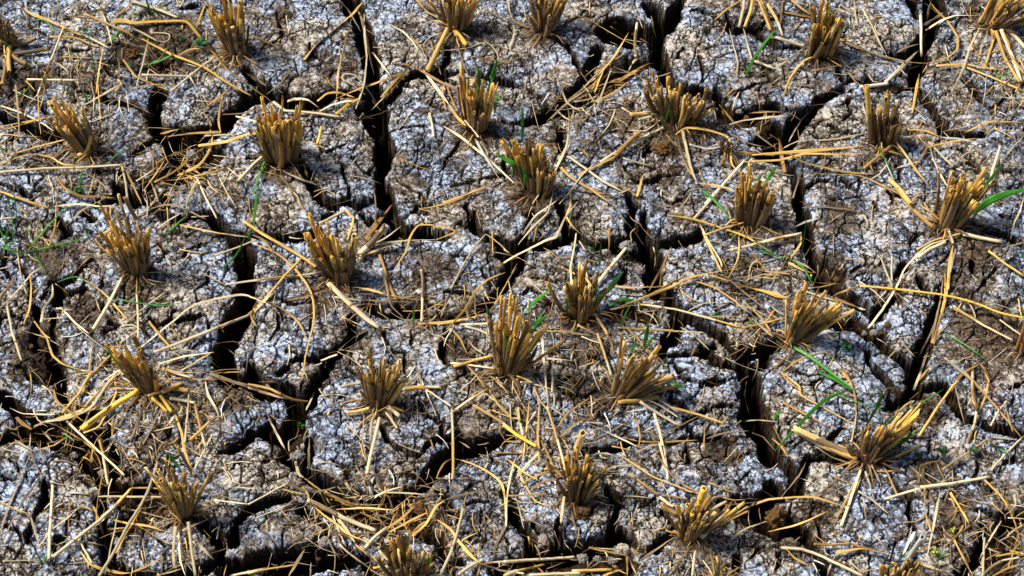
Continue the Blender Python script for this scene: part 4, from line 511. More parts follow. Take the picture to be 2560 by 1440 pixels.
'C1': '''ys 44:575,405 700,310 850,210 980,130;gs 30:1045,170 1150,130 1285,75;gs 36:1200,115 1330,130;ys 28:1070,180 1130,230 1180,280;ys 26:1210,280 1170,220 1130,165;ps 28:1200,185 1290,200 1380,218;gl 24:230,390 400,340 560,280 640,220;pl 20:240,390 330,350 470,330 640,250 760,80 850,0;
gl 18:600,290 700,240 800,160 860,130;gl 16:380,120 400,200 480,270 590,350;ol 16:270,340 400,380 560,470 660,540 740,600;ps 18:470,345 580,450 720,580 880,730;pl 16:70,255 160,295 300,300 390,300;ol 30:115,320 160,365 225,405;gs 22:705,480 730,580 760,700 770,820;
ps 24:730,560 740,660 765,800;pl 14:280,400 340,460 380,500;gl 14:265,550 380,520 480,450;dl 14:20,560 100,500 200,490 320,500;pl 12:100,475 170,520 240,560;ps 14:30,480 80,425 150,465;pl 16:690,880 900,880 1210,883;gl 12:930,820 1050,820 1150,825;ps 30:375,1305 560,1160 700,1050 830,930;
gs 28:700,1030 800,960 900,850 930,820;pl 18:560,1150 680,1080 800,990;ps 24:700,1440 800,1280 900,1090 1000,930 1060,800 1110,640;gl 20:820,1280 900,1130 1000,950;gs 12:0,915 100,965 200,1000;pl 14:205,985 240,1100 280,1240;pl 12:270,1240 360,1120 480,1030 560,950;gl 14:560,950 620,960 660,985;
ps 24:345,1320 350,1150 365,950 370,800;ps 10:20,1335 150,1333 320,1325;dl 18:0,1140 60,960 130,800 220,560;dl 16:0,1240 80,1070 180,880 300,740;dl 12:220,560 240,640 300,740;gl 16:780,1040 900,1070 1050,1090 1220,1140;gl 14:760,1110 900,1100;gl 16:940,1060 1080,1150 1210,1220;
ps 26:1330,1060 1350,1220 1380,1440;pl 20:1240,1090 1225,1260 1235,1440;pl 16:1260,1100 1270,1300 1310,1440;pl 18:1290,1120 1380,1080 1470,1040;gl 16:1280,1270 1350,1330;gl 22:570,1270 630,1350 720,1390 850,1420 920,1420;gl 16:920,1420 1040,1370 1160,1300;dl 18:380,1420 460,1400 540,1370;
ps 16:555,1180 610,1280 650,1350;pl 14:1360,1360 1250,1400 1100,1440;gl 14:1120,1440 1250,1370 1370,1340;ps 22:1900,1385 1780,1410 1620,1440;ps 14:1510,905 1640,920 1755,935;ps 12:1755,935 1840,890 1920,840;dl 14:1400,930 1430,930 1510,905;pl 12:1405,790 1550,805 1820,825;
ps 18:1305,500 1320,340 1335,150;ps 14:1370,690 1430,580 1500,440;pl 18:1450,70 1470,160 1530,270 1550,350;dl 16:1550,360 1550,430 1500,560;gs 22:1345,480 1410,420 1480,350;ps 16:1380,230 1410,380 1450,540;gl 20:1225,270 1280,420 1310,570 1370,740;pl 12:1310,520 1380,570 1470,610;
dl 18:1010,510 1060,420 1140,250;dl 20:920,490 970,360 1030,200;pl 12:730,380 830,290 930,200;gs 16:500,360 640,200 830,0;gs 16:440,290 560,150 640,0;ol 12:860,100 770,90;gl 14:590,430 700,380 820,150 800,20;gl 14:790,470 800,300;pl 10:770,530 830,300;ps 18:1200,360 1230,310;ps 16:1270,290 1290,240;
gl 14:1140,180 1200,220 1320,330;pl 12:1025,675 1080,720 1150,770;gl 10:680,1070 690,900 730,690;gl 18:660,950 700,1050 740,1180;pl 10:740,1440 790,1200 840,980;dl 14:1080,1240 1140,1300 1140,1440;pl 9:1005,1180 1030,1340;gl 10:1590,620 1605,690;pl 12:910,1155 1000,1160;gl 14:890,1200 960,1200 1060,1140;
pl 9:1530,1180 1550,1080;dl 9:1890,300 1920,360;gl 9:1380,180 1470,240;gs 9:1420,280 1500,340;dl 10:0,490 40,380;pl 9:210,540 215,430;gl 9:650,640 650,540;gt 7:640,620 680,480 760,400;dl 7:100,1350 200,1440;pl 9:620,1200 740,1230 780,1290;pl 9:500,1290 540,1360;gl 9:1580,1440 1600,1360''',
'C2': '''ps 28:840,720 870,570 930,320;ps 22:1445,755 1450,600 1440,250;gs 16:1450,280 1560,200 1690,120;ps 14:1200,90 1300,150 1435,245;gl 16:1700,120 1760,220 1860,330;gs 26:695,290 780,275 860,255;ps 34:985,245 1030,280 1070,310;ps 20:975,285 1015,340 1055,400;gl 14:750,400 860,310 990,240;
dl 14:820,300 810,480 835,620;pl 14:865,490 870,370 890,290;dl 14:870,650 930,800 1000,900 1045,1080;pl 20:335,630 360,720 400,750;gl 14:400,750 450,790 540,850;gs 24:540,850 650,900 790,960;ps 34:425,905 540,960 700,1040 900,1120;pl 24:640,1040 700,1120 755,1205;gl 14:440,920 420,860 380,800;
gl 16:420,880 500,980 620,1070 720,1150 850,1200;gl 14:620,970 850,960 1080,980;gl 16:790,990 900,1040 1000,1080 1050,1085;dl 14:480,690 560,710 620,750 690,780;pl 18:690,780 750,880 810,975;pl 16:865,935 900,880 980,840 1100,805;pl 14:980,850 1100,855 1250,865;gl 18:820,1240 950,1130 1080,1040 1220,905;
ps 26:830,1240 900,1160 980,1100;gl 18:1000,1130 1130,1060 1280,985;gl 14:1150,1140 1250,1060 1340,1045;gl 24:1340,1045 1430,1110 1500,1210 1590,1310 1640,1350;gl 22:1160,1160 1260,1070 1330,950 1400,900;dl 14:1400,900 1500,870 1650,840;ps 26:1360,1440 1430,1280 1480,1130 1520,960;
gl 12:1330,750 1380,650 1440,610;gl 16:1440,610 1560,640 1700,710 1790,790 1815,920 1815,1080;dl 18:1735,1330 1750,1220 1820,1080 1830,900 1870,700 1900,580;ps 20:1590,235 1720,310 1840,390 1920,455;ol 22:1740,570 1840,572 1920,565;gs 22:0,90 150,120 300,190 430,210;
dl 18:0,110 130,150 300,200;pl 16:410,270 440,210 470,140;dl 18:425,740 430,600 435,470;pl 9:290,560 290,490 380,440;pl 16:145,330 200,430 275,570;pl 12:150,455 220,480;ps 12:0,935 140,860 285,780;dl 14:290,790 350,820 450,850;dl 14:450,850 550,835 620,810;gl 12:240,825 330,850 400,860;
ps 14:640,1215 740,1300 850,1380 890,1415;gl 18:920,1370 960,1310 1010,1250;ps 22:925,1260 970,1310 1020,1340;gs 20:885,1385 940,1375 1010,1375;gs 22:0,1420 150,1390 350,1360;dl 20:290,1440 350,1340 400,1250;pl 9:440,1440 445,1340;dl 9:200,1400 280,1340 480,1370;
ps 30:1490,1430 1570,1370 1660,1325;pl 12:1640,1350 1780,1400 1920,1410;ps 16:1640,1350 1780,1340 1920,1335;dl 12:1700,1310 1740,1440;gl 10:1640,1350 1620,1440;ps 12:1200,0 1250,120 1330,310;dl 14:1070,345 1100,290 1160,240;pl 12:1490,490 1570,540;gl 10:1420,1440 1450,1370;gl 12:1640,0 1760,60 1840,160;
gl 10:1600,20 1680,110;gl 9:1780,290 1780,420 1820,490;pl 12:660,100 730,85 810,72;gl 10:640,820 730,820 790,865;dl 9:730,590 740,540;gl 10:800,880 850,870;pl 9:700,1010 780,1070;gl 12:980,840 900,1000;gl 10:1030,970 1180,850;pl 9:1850,220 1860,380 1900,480;
gl 10:540,870 600,960 680,1010;dl 10:900,1000 1000,1130 1060,1160;ol 12:560,1100 680,1150 800,1200;pl 14:500,830 560,950 600,980;gl 9:660,930 900,980 1000,1000;dl 9:1230,1130 1180,1240;pt 7:130,1420 170,1280;gl 9:1520,1180 1590,1240 1610,1330''',
'C3': '''ps 22:1060,290 1100,420 1130,560 1160,760;pl 20:1100,500 1130,620 1175,790;gs 20:890,725 1000,800 1100,880;ps 28:1100,880 1160,930 1200,950;ps 22:960,210 1100,300 1240,380;ps 16:1090,190 1210,270 1310,320;ps 14:1000,190 1110,240 1230,320;gl 16:1180,250 1370,300 1550,360;
gs 28:810,215 940,200 1080,180;gs 24:960,130 1080,110 1215,105;ps 24:425,880 405,1050 385,1250;ps 18:305,250 350,380 400,560 440,720;gl 14:380,390 450,290 610,180;dl 14:340,510 450,400 600,310;gl 12:570,430 660,400 780,370;pl 12:600,370 780,450 950,530;gl 12:950,530 960,460 940,350 890,320;
gl 14:810,580 930,660 1050,740 1180,790 1300,840 1400,860;pl 14:640,580 720,575 810,600;pl 12:700,690 830,660 920,660;pl 12:640,750 700,720 890,715;dl 10:830,750 1000,740 1140,710;gl 14:960,490 1120,495 1370,480;pl 12:930,570 1040,520 1100,510;gl 12:830,460 950,490;dl 10:1130,440 1260,370 1400,300;
gl 12:1120,870 1200,880 1300,900;pl 20:1430,940 1480,890 1565,875;ps 26:1440,1000 1500,950 1570,915;ps 38:1390,1170 1470,1090 1580,960;gs 24:1420,1120 1530,1060 1695,930;pl 14:1600,1185 1700,1110 1865,1050;pl 12:1650,1040 1700,1110;dl 16:960,1330 1080,1250 1210,1160;dl 18:1190,1440 1250,1320 1330,1220;
ps 20:1330,1440 1340,1340 1350,1260;pl 9:1280,1320 1340,1370;ps 24:0,1340 160,1330 330,1320 500,1305;gs 24:0,1440 120,1400 290,1360;ps 26:180,1435 350,1425 540,1420;gs 26:480,1405 620,1400 760,1395;ps 18:0,1405 70,1410 140,1425;gl 20:700,1440 780,1410 850,1390;ol 12:180,1330 260,1400 300,1440;
gl 14:600,1240 680,1260 800,1280 870,1300;gl 14:870,1300 870,1440;pl 9:620,1240 750,1250 880,1250;pl 12:880,1300 910,1380 940,1440;ys 30:0,375 100,450 230,525;pl 18:0,570 80,570 180,570;pl 14:15,1090 20,900 50,720 90,580;gl 16:250,640 240,470 250,210;gl 14:100,250 120,400 170,560;
ps 18:90,260 110,350 140,450;pl 14:100,240 160,330 220,440;gl 20:280,690 380,660;ol 24:290,635 360,690 420,750;pl 14:80,750 170,650 300,520;gl 14:100,800 260,720 380,690;ol 16:180,840 290,770 360,760;gl 12:260,480 330,620 380,740;pl 9:200,620 240,680 290,745;gl 14:100,690 140,780 220,910 300,940;
gl 14:0,600 80,660 160,720 240,760;gl 12:0,875 150,870 320,860;pl 14:330,250 380,280 420,310;gl 12:350,500 500,370 620,320;pl 9:580,350 640,360 700,365;pl 16:340,0 345,100 360,260;ps 9:290,0 310,200 300,260;gl 10:130,640 160,400 180,180;gl 9:0,490 80,490 160,470;
pl 9:30,700 120,590 300,420;gl 12:330,930 500,1060 ;pl 9:80,880 110,980 140,1110;dl 9:470,960 500,1080 515,1190;pl 12:460,880 500,915;dl 9:300,1000 360,930 410,900;gl 16:1550,360 1520,330;dl 14:1430,470 1570,430 1740,415;gl 10:1410,550 1420,350;pl 10:1440,520 1500,420 1590,300;
dl 14:1560,940 1700,930 1920,900;gl 9:1640,370 1680,340;pl 9:1680,350 1780,340 1920,350;gl 12:1440,780 1640,860;gl 10:1180,690 1260,790 1370,850;ol 10:1060,560 1150,680 1240,800;pl 9:240,60 280,120 290,180;gl 14:210,110 260,210 340,300;ps 12:680,60 700,30;gs 12:90,30 150,50 200,75;dl 14:80,200 200,170 320,90;
gl 22:1460,1290 1480,1360 1500,1440;gs 18:1500,1300 1520,1370 1530,1440;dl 9:300,1390 440,1340;pl 9:880,1030 910,1110;pl 9:200,930 160,880;gl 9:1800,950 1810,1060''',
'C4': '''ps 26:630,1085 680,950 770,680;gl 14:580,1070 650,930 730,760;gl 12:720,870 770,740;ps 14:750,840 860,910 960,1000;pl 14:800,700 840,820 880,975;gl 14:940,680 990,790 1040,900;pl 12:785,890 800,1000 825,1130;ps 24:945,895 1060,860 1190,820;ps 24:1190,815 1400,790 1680,740;
ps 36:300,405 420,480 540,540 640,580;gs 34:520,520 620,565 740,610;dl 22:460,530 560,600 680,640;gl 16:205,0 330,100 350,165 500,250 720,370;ol 12:220,215 400,310 600,400;gl 12:640,390 700,370;gl 20:640,0 700,80 730,180 735,380;gs 20:1180,450 1290,280 1410,110 1500,0;
gl 16:1500,0 1640,150 1760,290 1900,460;ps 26:1590,300 1560,160 1555,0;gl 14:1600,290 1650,170 1670,60 1640,0;ps 20:1520,500 1570,370 1600,190;ps 16:1685,380 1740,280 1800,205;ps 16:1690,690 1780,590 1920,450;gs 14:1340,690 1480,600 1680,460;pl 14:1680,460 1790,470 1920,490;
gl 12:1300,640 1350,740 1400,820;pl 12:1400,820 1500,890 1690,935;pl 12:1360,760 1430,660 1480,560;gl 9:1180,780 1190,660 1350,620;gl 14:1220,820 1225,1000 1270,1140;pl 18:1330,840 1300,1000 1270,1140 1230,1330;gl 18:1400,850 1480,980 1540,1080;gl 14:1540,1080 1450,1150 1350,1240;
pl 12:1530,1040 1640,1130 1760,1200 1830,1250;gl 14:1640,760 1760,880 1830,1000 1890,1180 1890,1290;ps 18:1640,1170 1635,1300 1630,1440;pl 12:1760,1050 1680,1180 1600,1330;ol 14:1140,1280 1260,1220 1380,1160;gl 14:1420,1170 1480,1290 1560,1440;dl 14:1250,870 1330,1020 1370,1130;
gl 16:0,940 120,900 300,885 440,885 560,920 640,945;dl 14:200,890 270,810 340,720 380,640;gs 18:440,1215 560,1220 690,1210;gl 14:560,1130 660,1200 800,1240 960,1285;gl 34:600,1275 760,1250 880,1270 990,1290;pl 14:600,1280 560,1350 530,1440;ps 24:210,1240 350,1250 470,1290 620,1360 780,1440;
gl 16:240,1250 310,1320 400,1365;pl 8:430,1280 420,1310;gl 14:120,1130 320,1080 530,985;pl 9:0,1095 60,1070 115,1050;pl 14:870,1150 910,1200 960,1280;pl 28:1160,1340 1240,1370 1330,1400;ps 18:1330,1400 1430,1440;pl 9:690,1340 780,1420;gl 10:760,1420 860,1390;
pl 8:1110,660 1200,740 1280,800;gl 9:150,380 220,520 290,640;gl 14:140,470 210,530 260,620;dl 9:0,430 80,460 170,560;gl 8:180,590 290,590 360,620;ys 14:1820,1260 1920,1285;gl 16:1720,1300 1850,1280 1920,1300;ps 16:1620,1440 1750,1340 1890,1310;gl 14:1700,1440 1800,1390 1920,1350;
pl 12:1800,1160 1860,1110 1920,1080;gl 12:1800,1400 1860,1240 1920,1170;pl 9:1740,1200 1830,1160 1900,1220;pl 14:1190,1440 1200,1350;ol 9:1750,820 1850,1010;rl 6:1640,40 1700,120 1740,200 1750,300 1780,440;pl 8:1430,90 1470,250 1500,370;pl 9:1410,660 1420,780;dl 20:1210,670 1200,780;
pl 12:1440,970 1400,880;gl 9:1010,300 1040,240;gl 20:1010,330 1060,260 1130,200;pl 16:980,380 1020,300 1090,230;ws 36:1080,1290 1110,1210 1150,1140;gs 20:1010,600 1090,560 1185,525;dl 14:1360,920 1400,800;pl 14:700,500 720,400 740,280;pl 9:500,1200 520,1280 560,1300;dl 9:840,1070 900,1110;dl 9:1700,20 1780,30;gl 9:1840,420 1790,250'''
}
# green leaves and blades: clump id (0 = on its own), tile, width, flatness 0..1, points
GREEN = [
(9,'A2',26,.15,'1640,720 1635,620 1630,500'),(9,'A2',30,.2,'1700,640 1730,560 1760,450'),(9,'A2',26,.3,'1740,790 1750,730 1790,680'),(12,'A3',20,.1,'125,1000 130,900 132,790'),(12,'A3',30,.5,'130,1250 90,1180 0,1130 -60,1090'),
(13,'A3',18,.2,'1750,1340 1770,1290 1800,1230'),(13,'A3',22,.2,'1810,1330 1850,1260 1890,1180'),(14,'A4',20,.2,'1590,1370 1630,1280 1700,1160'),(14,'B4',44,.6,'1560,180 1640,100 1760,50 1920,10'),(14,'B4',26,.3,'1590,120 1620,90 1665,45'),(14,'B4',36,.1,'1440,110 1470,50 1520,-10'),
(14,'A4',16,.1,'1450,1270 1480,1190'),(17,'B3',26,.3,'145,880 220,800 325,715'),(17,'B3',36,.3,'190,1050 220,960 300,900'),(17,'B3',20,.2,'200,990 240,930 270,880'),(17,'B3',34,.2,'150,1250 200,1190 235,1105'),(17,'B3',18,.1,'65,860 75,800 80,740'),(17,'B2',34,.3,'1730,1000 1710,920 1690,840'),(17,'B3',14,.1,'-10,1250 20,1120 0,1000'),
(18,'B3',34,.3,'690,770 760,680 830,590'),(18,'B3',16,.1,'670,560 670,480 670,400'),(18,'B3',18,.4,'665,480 620,440 585,415'),(18,'B3',22,.2,'610,780 640,720 650,670'),(18,'B3',18,.1,'440,880 440,820 430,770'),(19,'B4',12,.1,'340,770 350,730'),(19,'B4',18,.1,'270,960 275,900'),
(22,'B2',18,.1,'970,1350 975,1290 975,1260'),(22,'B2',40,.05,'880,1290 882,1200 872,1130'),(23,'B3',26,.1,'985,1120 990,1030 995,935'),(23,'B3',22,.2,'870,1230 890,1150 910,1080'),(23,'B3',26,.5,'1130,1360 1200,1380 1270,1405'),(23,'B3',20,.2,'980,1150 1010,1090 1050,1035'),
(24,'C4',26,.1,'815,360 830,230 850,100'),(24,'C4',22,.1,'850,470 855,390 870,310'),(24,'C4',34,.2,'880,490 910,430 945,395'),(24,'C4',26,.3,'1010,510 1050,460 1085,410'),(24,'C4',14,.1,'930,380 950,320 960,290'),(25,'C1',30,.1,'1280,700 1265,610 1250,545'),(25,'C1',14,.1,'1275,640 1300,580'),
(28,'C2',20,.1,'1150,1330 1160,1270 1170,1210'),(28,'C2',22,.2,'1230,1370 1270,1310 1310,1240'),(29,'C4',18,.1,'1025,1340 1035,1240 1050,1150'),(29,'C4',14,.1,'1115,1300 1125,1250'),(11,'A4',10,.5,'870,1000 890,1080 930,1200 975,1360'),(5,'A4',12,.1,'475,330 475,180 470,0'),(5,'A4',10,.1,'515,110 530,10'),
(10,'A3',14,.2,'1120,890 1150,800 1130,740'),(8,'A2',14,.7,'205,980 150,1130 110,1300 80,1440'),(8,'A2',24,.05,'130,1060 115,960 105,870'),(21,'B1',16,.3,'960,1400 880,1240 810,1090'),
(0,'B4',24,.55,'160,1080 330,1190 520,1320 680,1430'),(0,'C4',30,.6,'460,0 560,50 680,125'),(0,'C4',26,.6,'670,130 480,210 280,370 110,525'),(0,'A3',20,.3,'1700,545 1770,400 1890,240'),(0,'A3',10,.2,'1700,530 1695,400'),(0,'B3',30,.7,'740,835 830,800 930,800'),(0,'B3',22,.6,'1380,0 1480,110 1580,250'),
(0,'B1',14,.5,'190,460 300,320 510,115'),(0,'B1',12,.8,'190,465 100,455 0,430'),(0,'B1',12,.6,'240,460 310,540 370,625'),(0,'B1',12,.8,'210,450 400,420 640,360'),(0,'B1',14,.3,'1550,580 1680,470 1780,290'),(0,'B1',12,.2,'1785,540 1790,400 1800,290'),(0,'B1',22,.2,'1790,290 1820,140 1860,0'),(0,'B1',14,.4,'1160,340 1240,270 1310,210'),
(0,'A1',14,.3,'600,1400 580,1280 650,1150'),(0,'A1',10,.1,'690,590 690,400 690,210'),(0,'A1',14,.3,'1085,130 1060,60 1040,0'),(0,'A1',12,.3,'1140,130 1080,50'),(0,'A1',16,.3,'760,310 810,270 860,210'),(0,'B1',14,.2,'30,440 70,330 100,260'),(0,'B1',14,.1,'120,210 135,100 145,0'),(0,'B4',12,.1,'345,520 342,350 340,190'),
(0,'B4',14,.6,'0,410 120,470 270,500'),(0,'B4',14,.6,'270,500 350,570 400,680'),(0,'A4',16,.2,'0,440 60,340 130,240'),(0,'B4',16,.1,'205,90 205,0'),(0,'C3',24,.3,'1860,530 1890,500 1920,470'),(0,'B2',18,.1,'1165,990 1175,900 1170,830'),(0,'A4',9,.5,'1720,540 1770,560 1830,580'),(0,'B3',12,.5,'1700,975 1780,910'),
(0,'C4',8,.6,'1100,250 1230,220 1350,120'),(0,'A2',10,.1,'1680,1330 1680,1270'),(0,'B3',10,.4,'1450,910 1520,880'),(0,'B3',12,.6,'1600,280 1740,370 1920,490'),(0,'B4',9,.5,'1350,1020 1480,1120 1600,1210'),(0,'A1',9,.2,'340,700 330,560 330,480'),(0,'A1',10,.6,'240,140 330,150 420,250'),(0,'A1',12,.5,'1020,490 1100,460 1160,430'),(0,'A1',12,.3,'1270,480 1250,430 1215,370'),(0,'A1',11,.3,'395,600 405,560 400,510'),(0,'A1',10,.2,'1330,300 1290,270 1250,240'),(0,'A1',12,.4,'60,1090 30,1060 -20,1050'),(0,'B1',10,.4,'20,470 60,400 130,380'),(0,'B1',10,.2,'230,440 210,330 240,260'),(0,'A2',9,.2,'120,1240 90,1200 60,1170'),(0,'A2',9,.5,'400,1410 370,1380'),(0,'C1',12,.5,'300,1380 290,1340 260,1300'),(0,'B3',12,.2,'820,1000 850,900 890,810'),(0,'B3',12,.3,'1030,750 1060,720'),(0,'C4',10,.4,'1090,470 1140,420 1180,400'),(0,'C4',12,.3,'1310,1330 1350,1280 1370,1270'),(0,'C4',10,.5,'1650,480 1750,560 1790,570'),(0,'A4',12,.3,'1720,530 1725,480'),(12,'A3',20,.2,'140,1330 150,1250 130,1180'),(12,'A3',14,.2,'70,1250 60,1180'),(16,'B2',14,.2,'540,330 535,290 530,270'),(8,'A2',16,.1,'165,1090 180,1000 200,960'),(26,'C3',10,.2,'560,760 570,700'),(15,'B1',12,.2,'950,590 945,520'),(24,'C4',16,.3,'1080,470 1120,430'),(29,'C4',14,.2,'960,1380 950,1340'),(0,'A1',9,.3,'100,690 180,650 240,600'),(0,'A1',9,.3,'130,420 60,320 20,300'),(0,'A1',12,.3,'560,250 620,230 660,210'),(0,'B1',10,.3,'90,360 110,200 90,60'),(0,'B1',11,.6,'60,450 20,340 0,280'),(0,'B1',10,.7,'390,670 560,660 700,740'),(0,'B1',9,.7,'700,740 900,800 1200,830 1390,775'),(0,'A1',10,.3,'920,130 960,70 990,40'),(0,'A1',10,.2,'500,700 495,620 490,590'),(0,'A1',10,.3,'370,600 345,530 330,470'),(0,'A1',9,.7,'700,1230 830,1150 930,1050'),(0,'C1',9,.6,'480,340 500,500'),(0,'A1',16,.5,'1050,460 1160,430 1230,390'),(17,'B3',16,.2,'110,1200 130,1050 120,930'),(13,'A3',14,.2,'1700,1400 1720,1290 1700,1200'),(18,'B3',20,.3,'600,860 650,790 700,740'),(22,'B2',16,.1,'930,1450 945,1350 950,1290'),(14,'B4',18,.2,'1400,200 1405,90 1390,0'),(0,'C4',9,.6,'520,130 700,200 900,260')]
# small broad-leaved weeds: tile, x, y, leaf length (tile px), number of leaves, label
WEED = [('A1',1430,350,85,7,'largest dark green clover-like weed, beside the tall upper left clump'),('A1',480,130,40,5,'tiny dark green seedling on the ground at upper left'),('A1',930,505,55,3,'small weed with one broad grey green leaf left of the dark hollow'),
('A1',1170,410,45,5,'trailing weed with small oval leaves above the dark hollow'),('A1',560,1370,60,8,'bushy dark green weed below the leaning clump at left'),('A1',500,400,35,3,'little seedling with pale bluish leaf near the left edge'),('A3',1050,400,75,4,'dark blue green weed hanging in the black gap at top'),
('A3',920,330,60,2,'single oval leaf on a trailing stem under the overhanging crust'),('B4',660,1160,75,8,'dark green weed on the plate below the fan shaped clump'),('C2',385,400,60,7,'bright green weed in the crack left of the front centre clump'),('C4',1350,590,75,5,'dark green weed with three leaves right of the leafy clump'),
('C4',1560,570,60,6,'dark green weed with purple stem at the right edge'),('C4',1690,540,70,3,'drooping purple brown weed at the right edge'),('C4',1300,1300,55,8,'yellow green weed on the lower right plate'),('B3',1600,350,35,4,'pair of light green seedling leaves under the dark right clump'),
('C1',330,1345,50,4,'small green weed in the lower left corner'),('C2',1420,140,40,3,'small dark seedling right of the front centre clump'),('A1',620,700,35,5,'small green sprout behind the leaning clump'),('C4',1400,1130,40,4,'yellow green seedling above the bottom right clump'),
('A1',600,230,36,4,'faint grey green sprout on the littered ground at upper left'),('B4',400,650,36,4,'light green sprout at the edge of the right hand crack'),('B4',1590,1180,36,4,'dark slender seedling on the right hand plate'),('C3',950,945,22,2,'tiny round green seedling between the two front clumps'),('B3',60,1600,26,2,'round green leaf low in the straw heap'),('B1',620,320,45,5,'dark green sprout left of the clump at mid left'),('A3',1720,525,36,4,'green seedling at the foot of the tall grass blade'),('B4',680,325,26,3,'tiny bright green sprout on the right plate'),('B3',1040,730,34,2,'green leaf pair at the edge of the black gap')]
GRAINS = '''A2:220,290,30;A2:1195,290,24;A2:1245,330,24;A2:1215,655,16;A2:750,930,26;A2:1280,15,24;A2:1280,355,24;A2:1900,500,22;A2:1870,385,18;A2:1370,1380,24;A2:635,1060,16;A3:1420,165,30;A3:65,385,20;A3:137,460,24;A3:95,505,18;A3:515,990,26;A3:850,1145,20;A3:1150,1165,28;A3:1740,800,24;A3:640,190,30;
A4:915,70,24;A4:1045,165,30;A4:825,395,24;A4:1140,1130,24;A4:380,140,20;B1:1455,868,30;B1:350,940,34;B1:1140,590,20;B2:215,970,34;B2:500,820,26;B2:770,290,26;B2:465,890,30;B2:155,130,26;B2:395,745,24;B2:1370,50,26;B3:700,228,30;B3:625,1390,22;B4:850,190,24;
C1:1085,605,34;C1:1035,345,26;C1:1035,718,26;C1:1590,508,24;C1:1590,660,30;C1:1515,590,20;C2:568,298,36;C2:797,567,30;C3:950,985,34;C3:1100,805,26;C3:735,765,24;C3:1200,520,22;C3:625,95,22;C3:1550,315,28;C4:928,148,32;C4:760,1190,20;B4:1640,1170,26;B3:930,1395,20;C1:290,1370,20;B2:860,1000,20'''
CLODS = [('A3',1130,1055,100,'b','brown crumbly lump of soil below the broad double clump'),('C3',550,1005,62,'b','brown crumbly clod below the front clump with white sheath'),('C3',555,1315,58,'g','largest grey clod in the straw filled hollow at the bottom edge'),('C3',660,1320,46,'g','middle grey clod of three in the bottom hollow'),('C3',765,1335,44,'g','right hand grey clod of three in the bottom hollow'),
('C4',170,1030,80,'b','large dark brown clod wedged in the lower right crack'),('C4',340,1010,40,'g','small grey clod beside the dark clod in the lower right crack'),('C2',345,590,66,'g','flat grey chip bridging the crack at lower left'),('A4',310,750,60,'g','grey block standing at the rim of the dark gap, upper right'),('B3',870,410,75,'g','grey lump at the upper rim of the central black gap'),
('B3',960,580,62,'g','pale brown chip on the left side of the central black gap'),('B2',990,870,36,'g','small pale lump in the hollow right of the fallen thick stalk'),('B2',1290,880,60,'g','grey lump in the straw filled hollow at the centre'),('B3',1440,1090,42,'g','small upright chip in the crack at lower right of centre'),('A1',1350,1090,64,'g','grey lump among straw in the dark hollow at upper left'),
('C2',540,1200,60,'g','grey lump at the rim of the bottom left crack'),('A4',1620,1010,40,'g','brown round clod at the right edge crack'),('C2',1210,960,50,'b','brown clod in the straw filled hollow above the bottom clump'),('A1',930,380,60,'b','dark brown lump on the littered ground at upper left'),('C1',1085,1045,26,'w','small white pebble left of the low left clump'),
('B1',530,1080,30,'g','round grey crumb on the left plate'),('B4',860,1020,46,'g','pale chip in the crack below the long yellow stalk'),('B1',590,470,26,'g','pale crumb left of the mid left clump'),('B2',95,590,34,'w','white chip on the rim of the big left crack'),('C1',520,590,40,'g','round clod in the hollow at lower left'),('A3',1660,790,36,'g','grey crumb right of the broad double clump'),('A3',430,1000,24,'g','little white crumb behind the centre clump')]
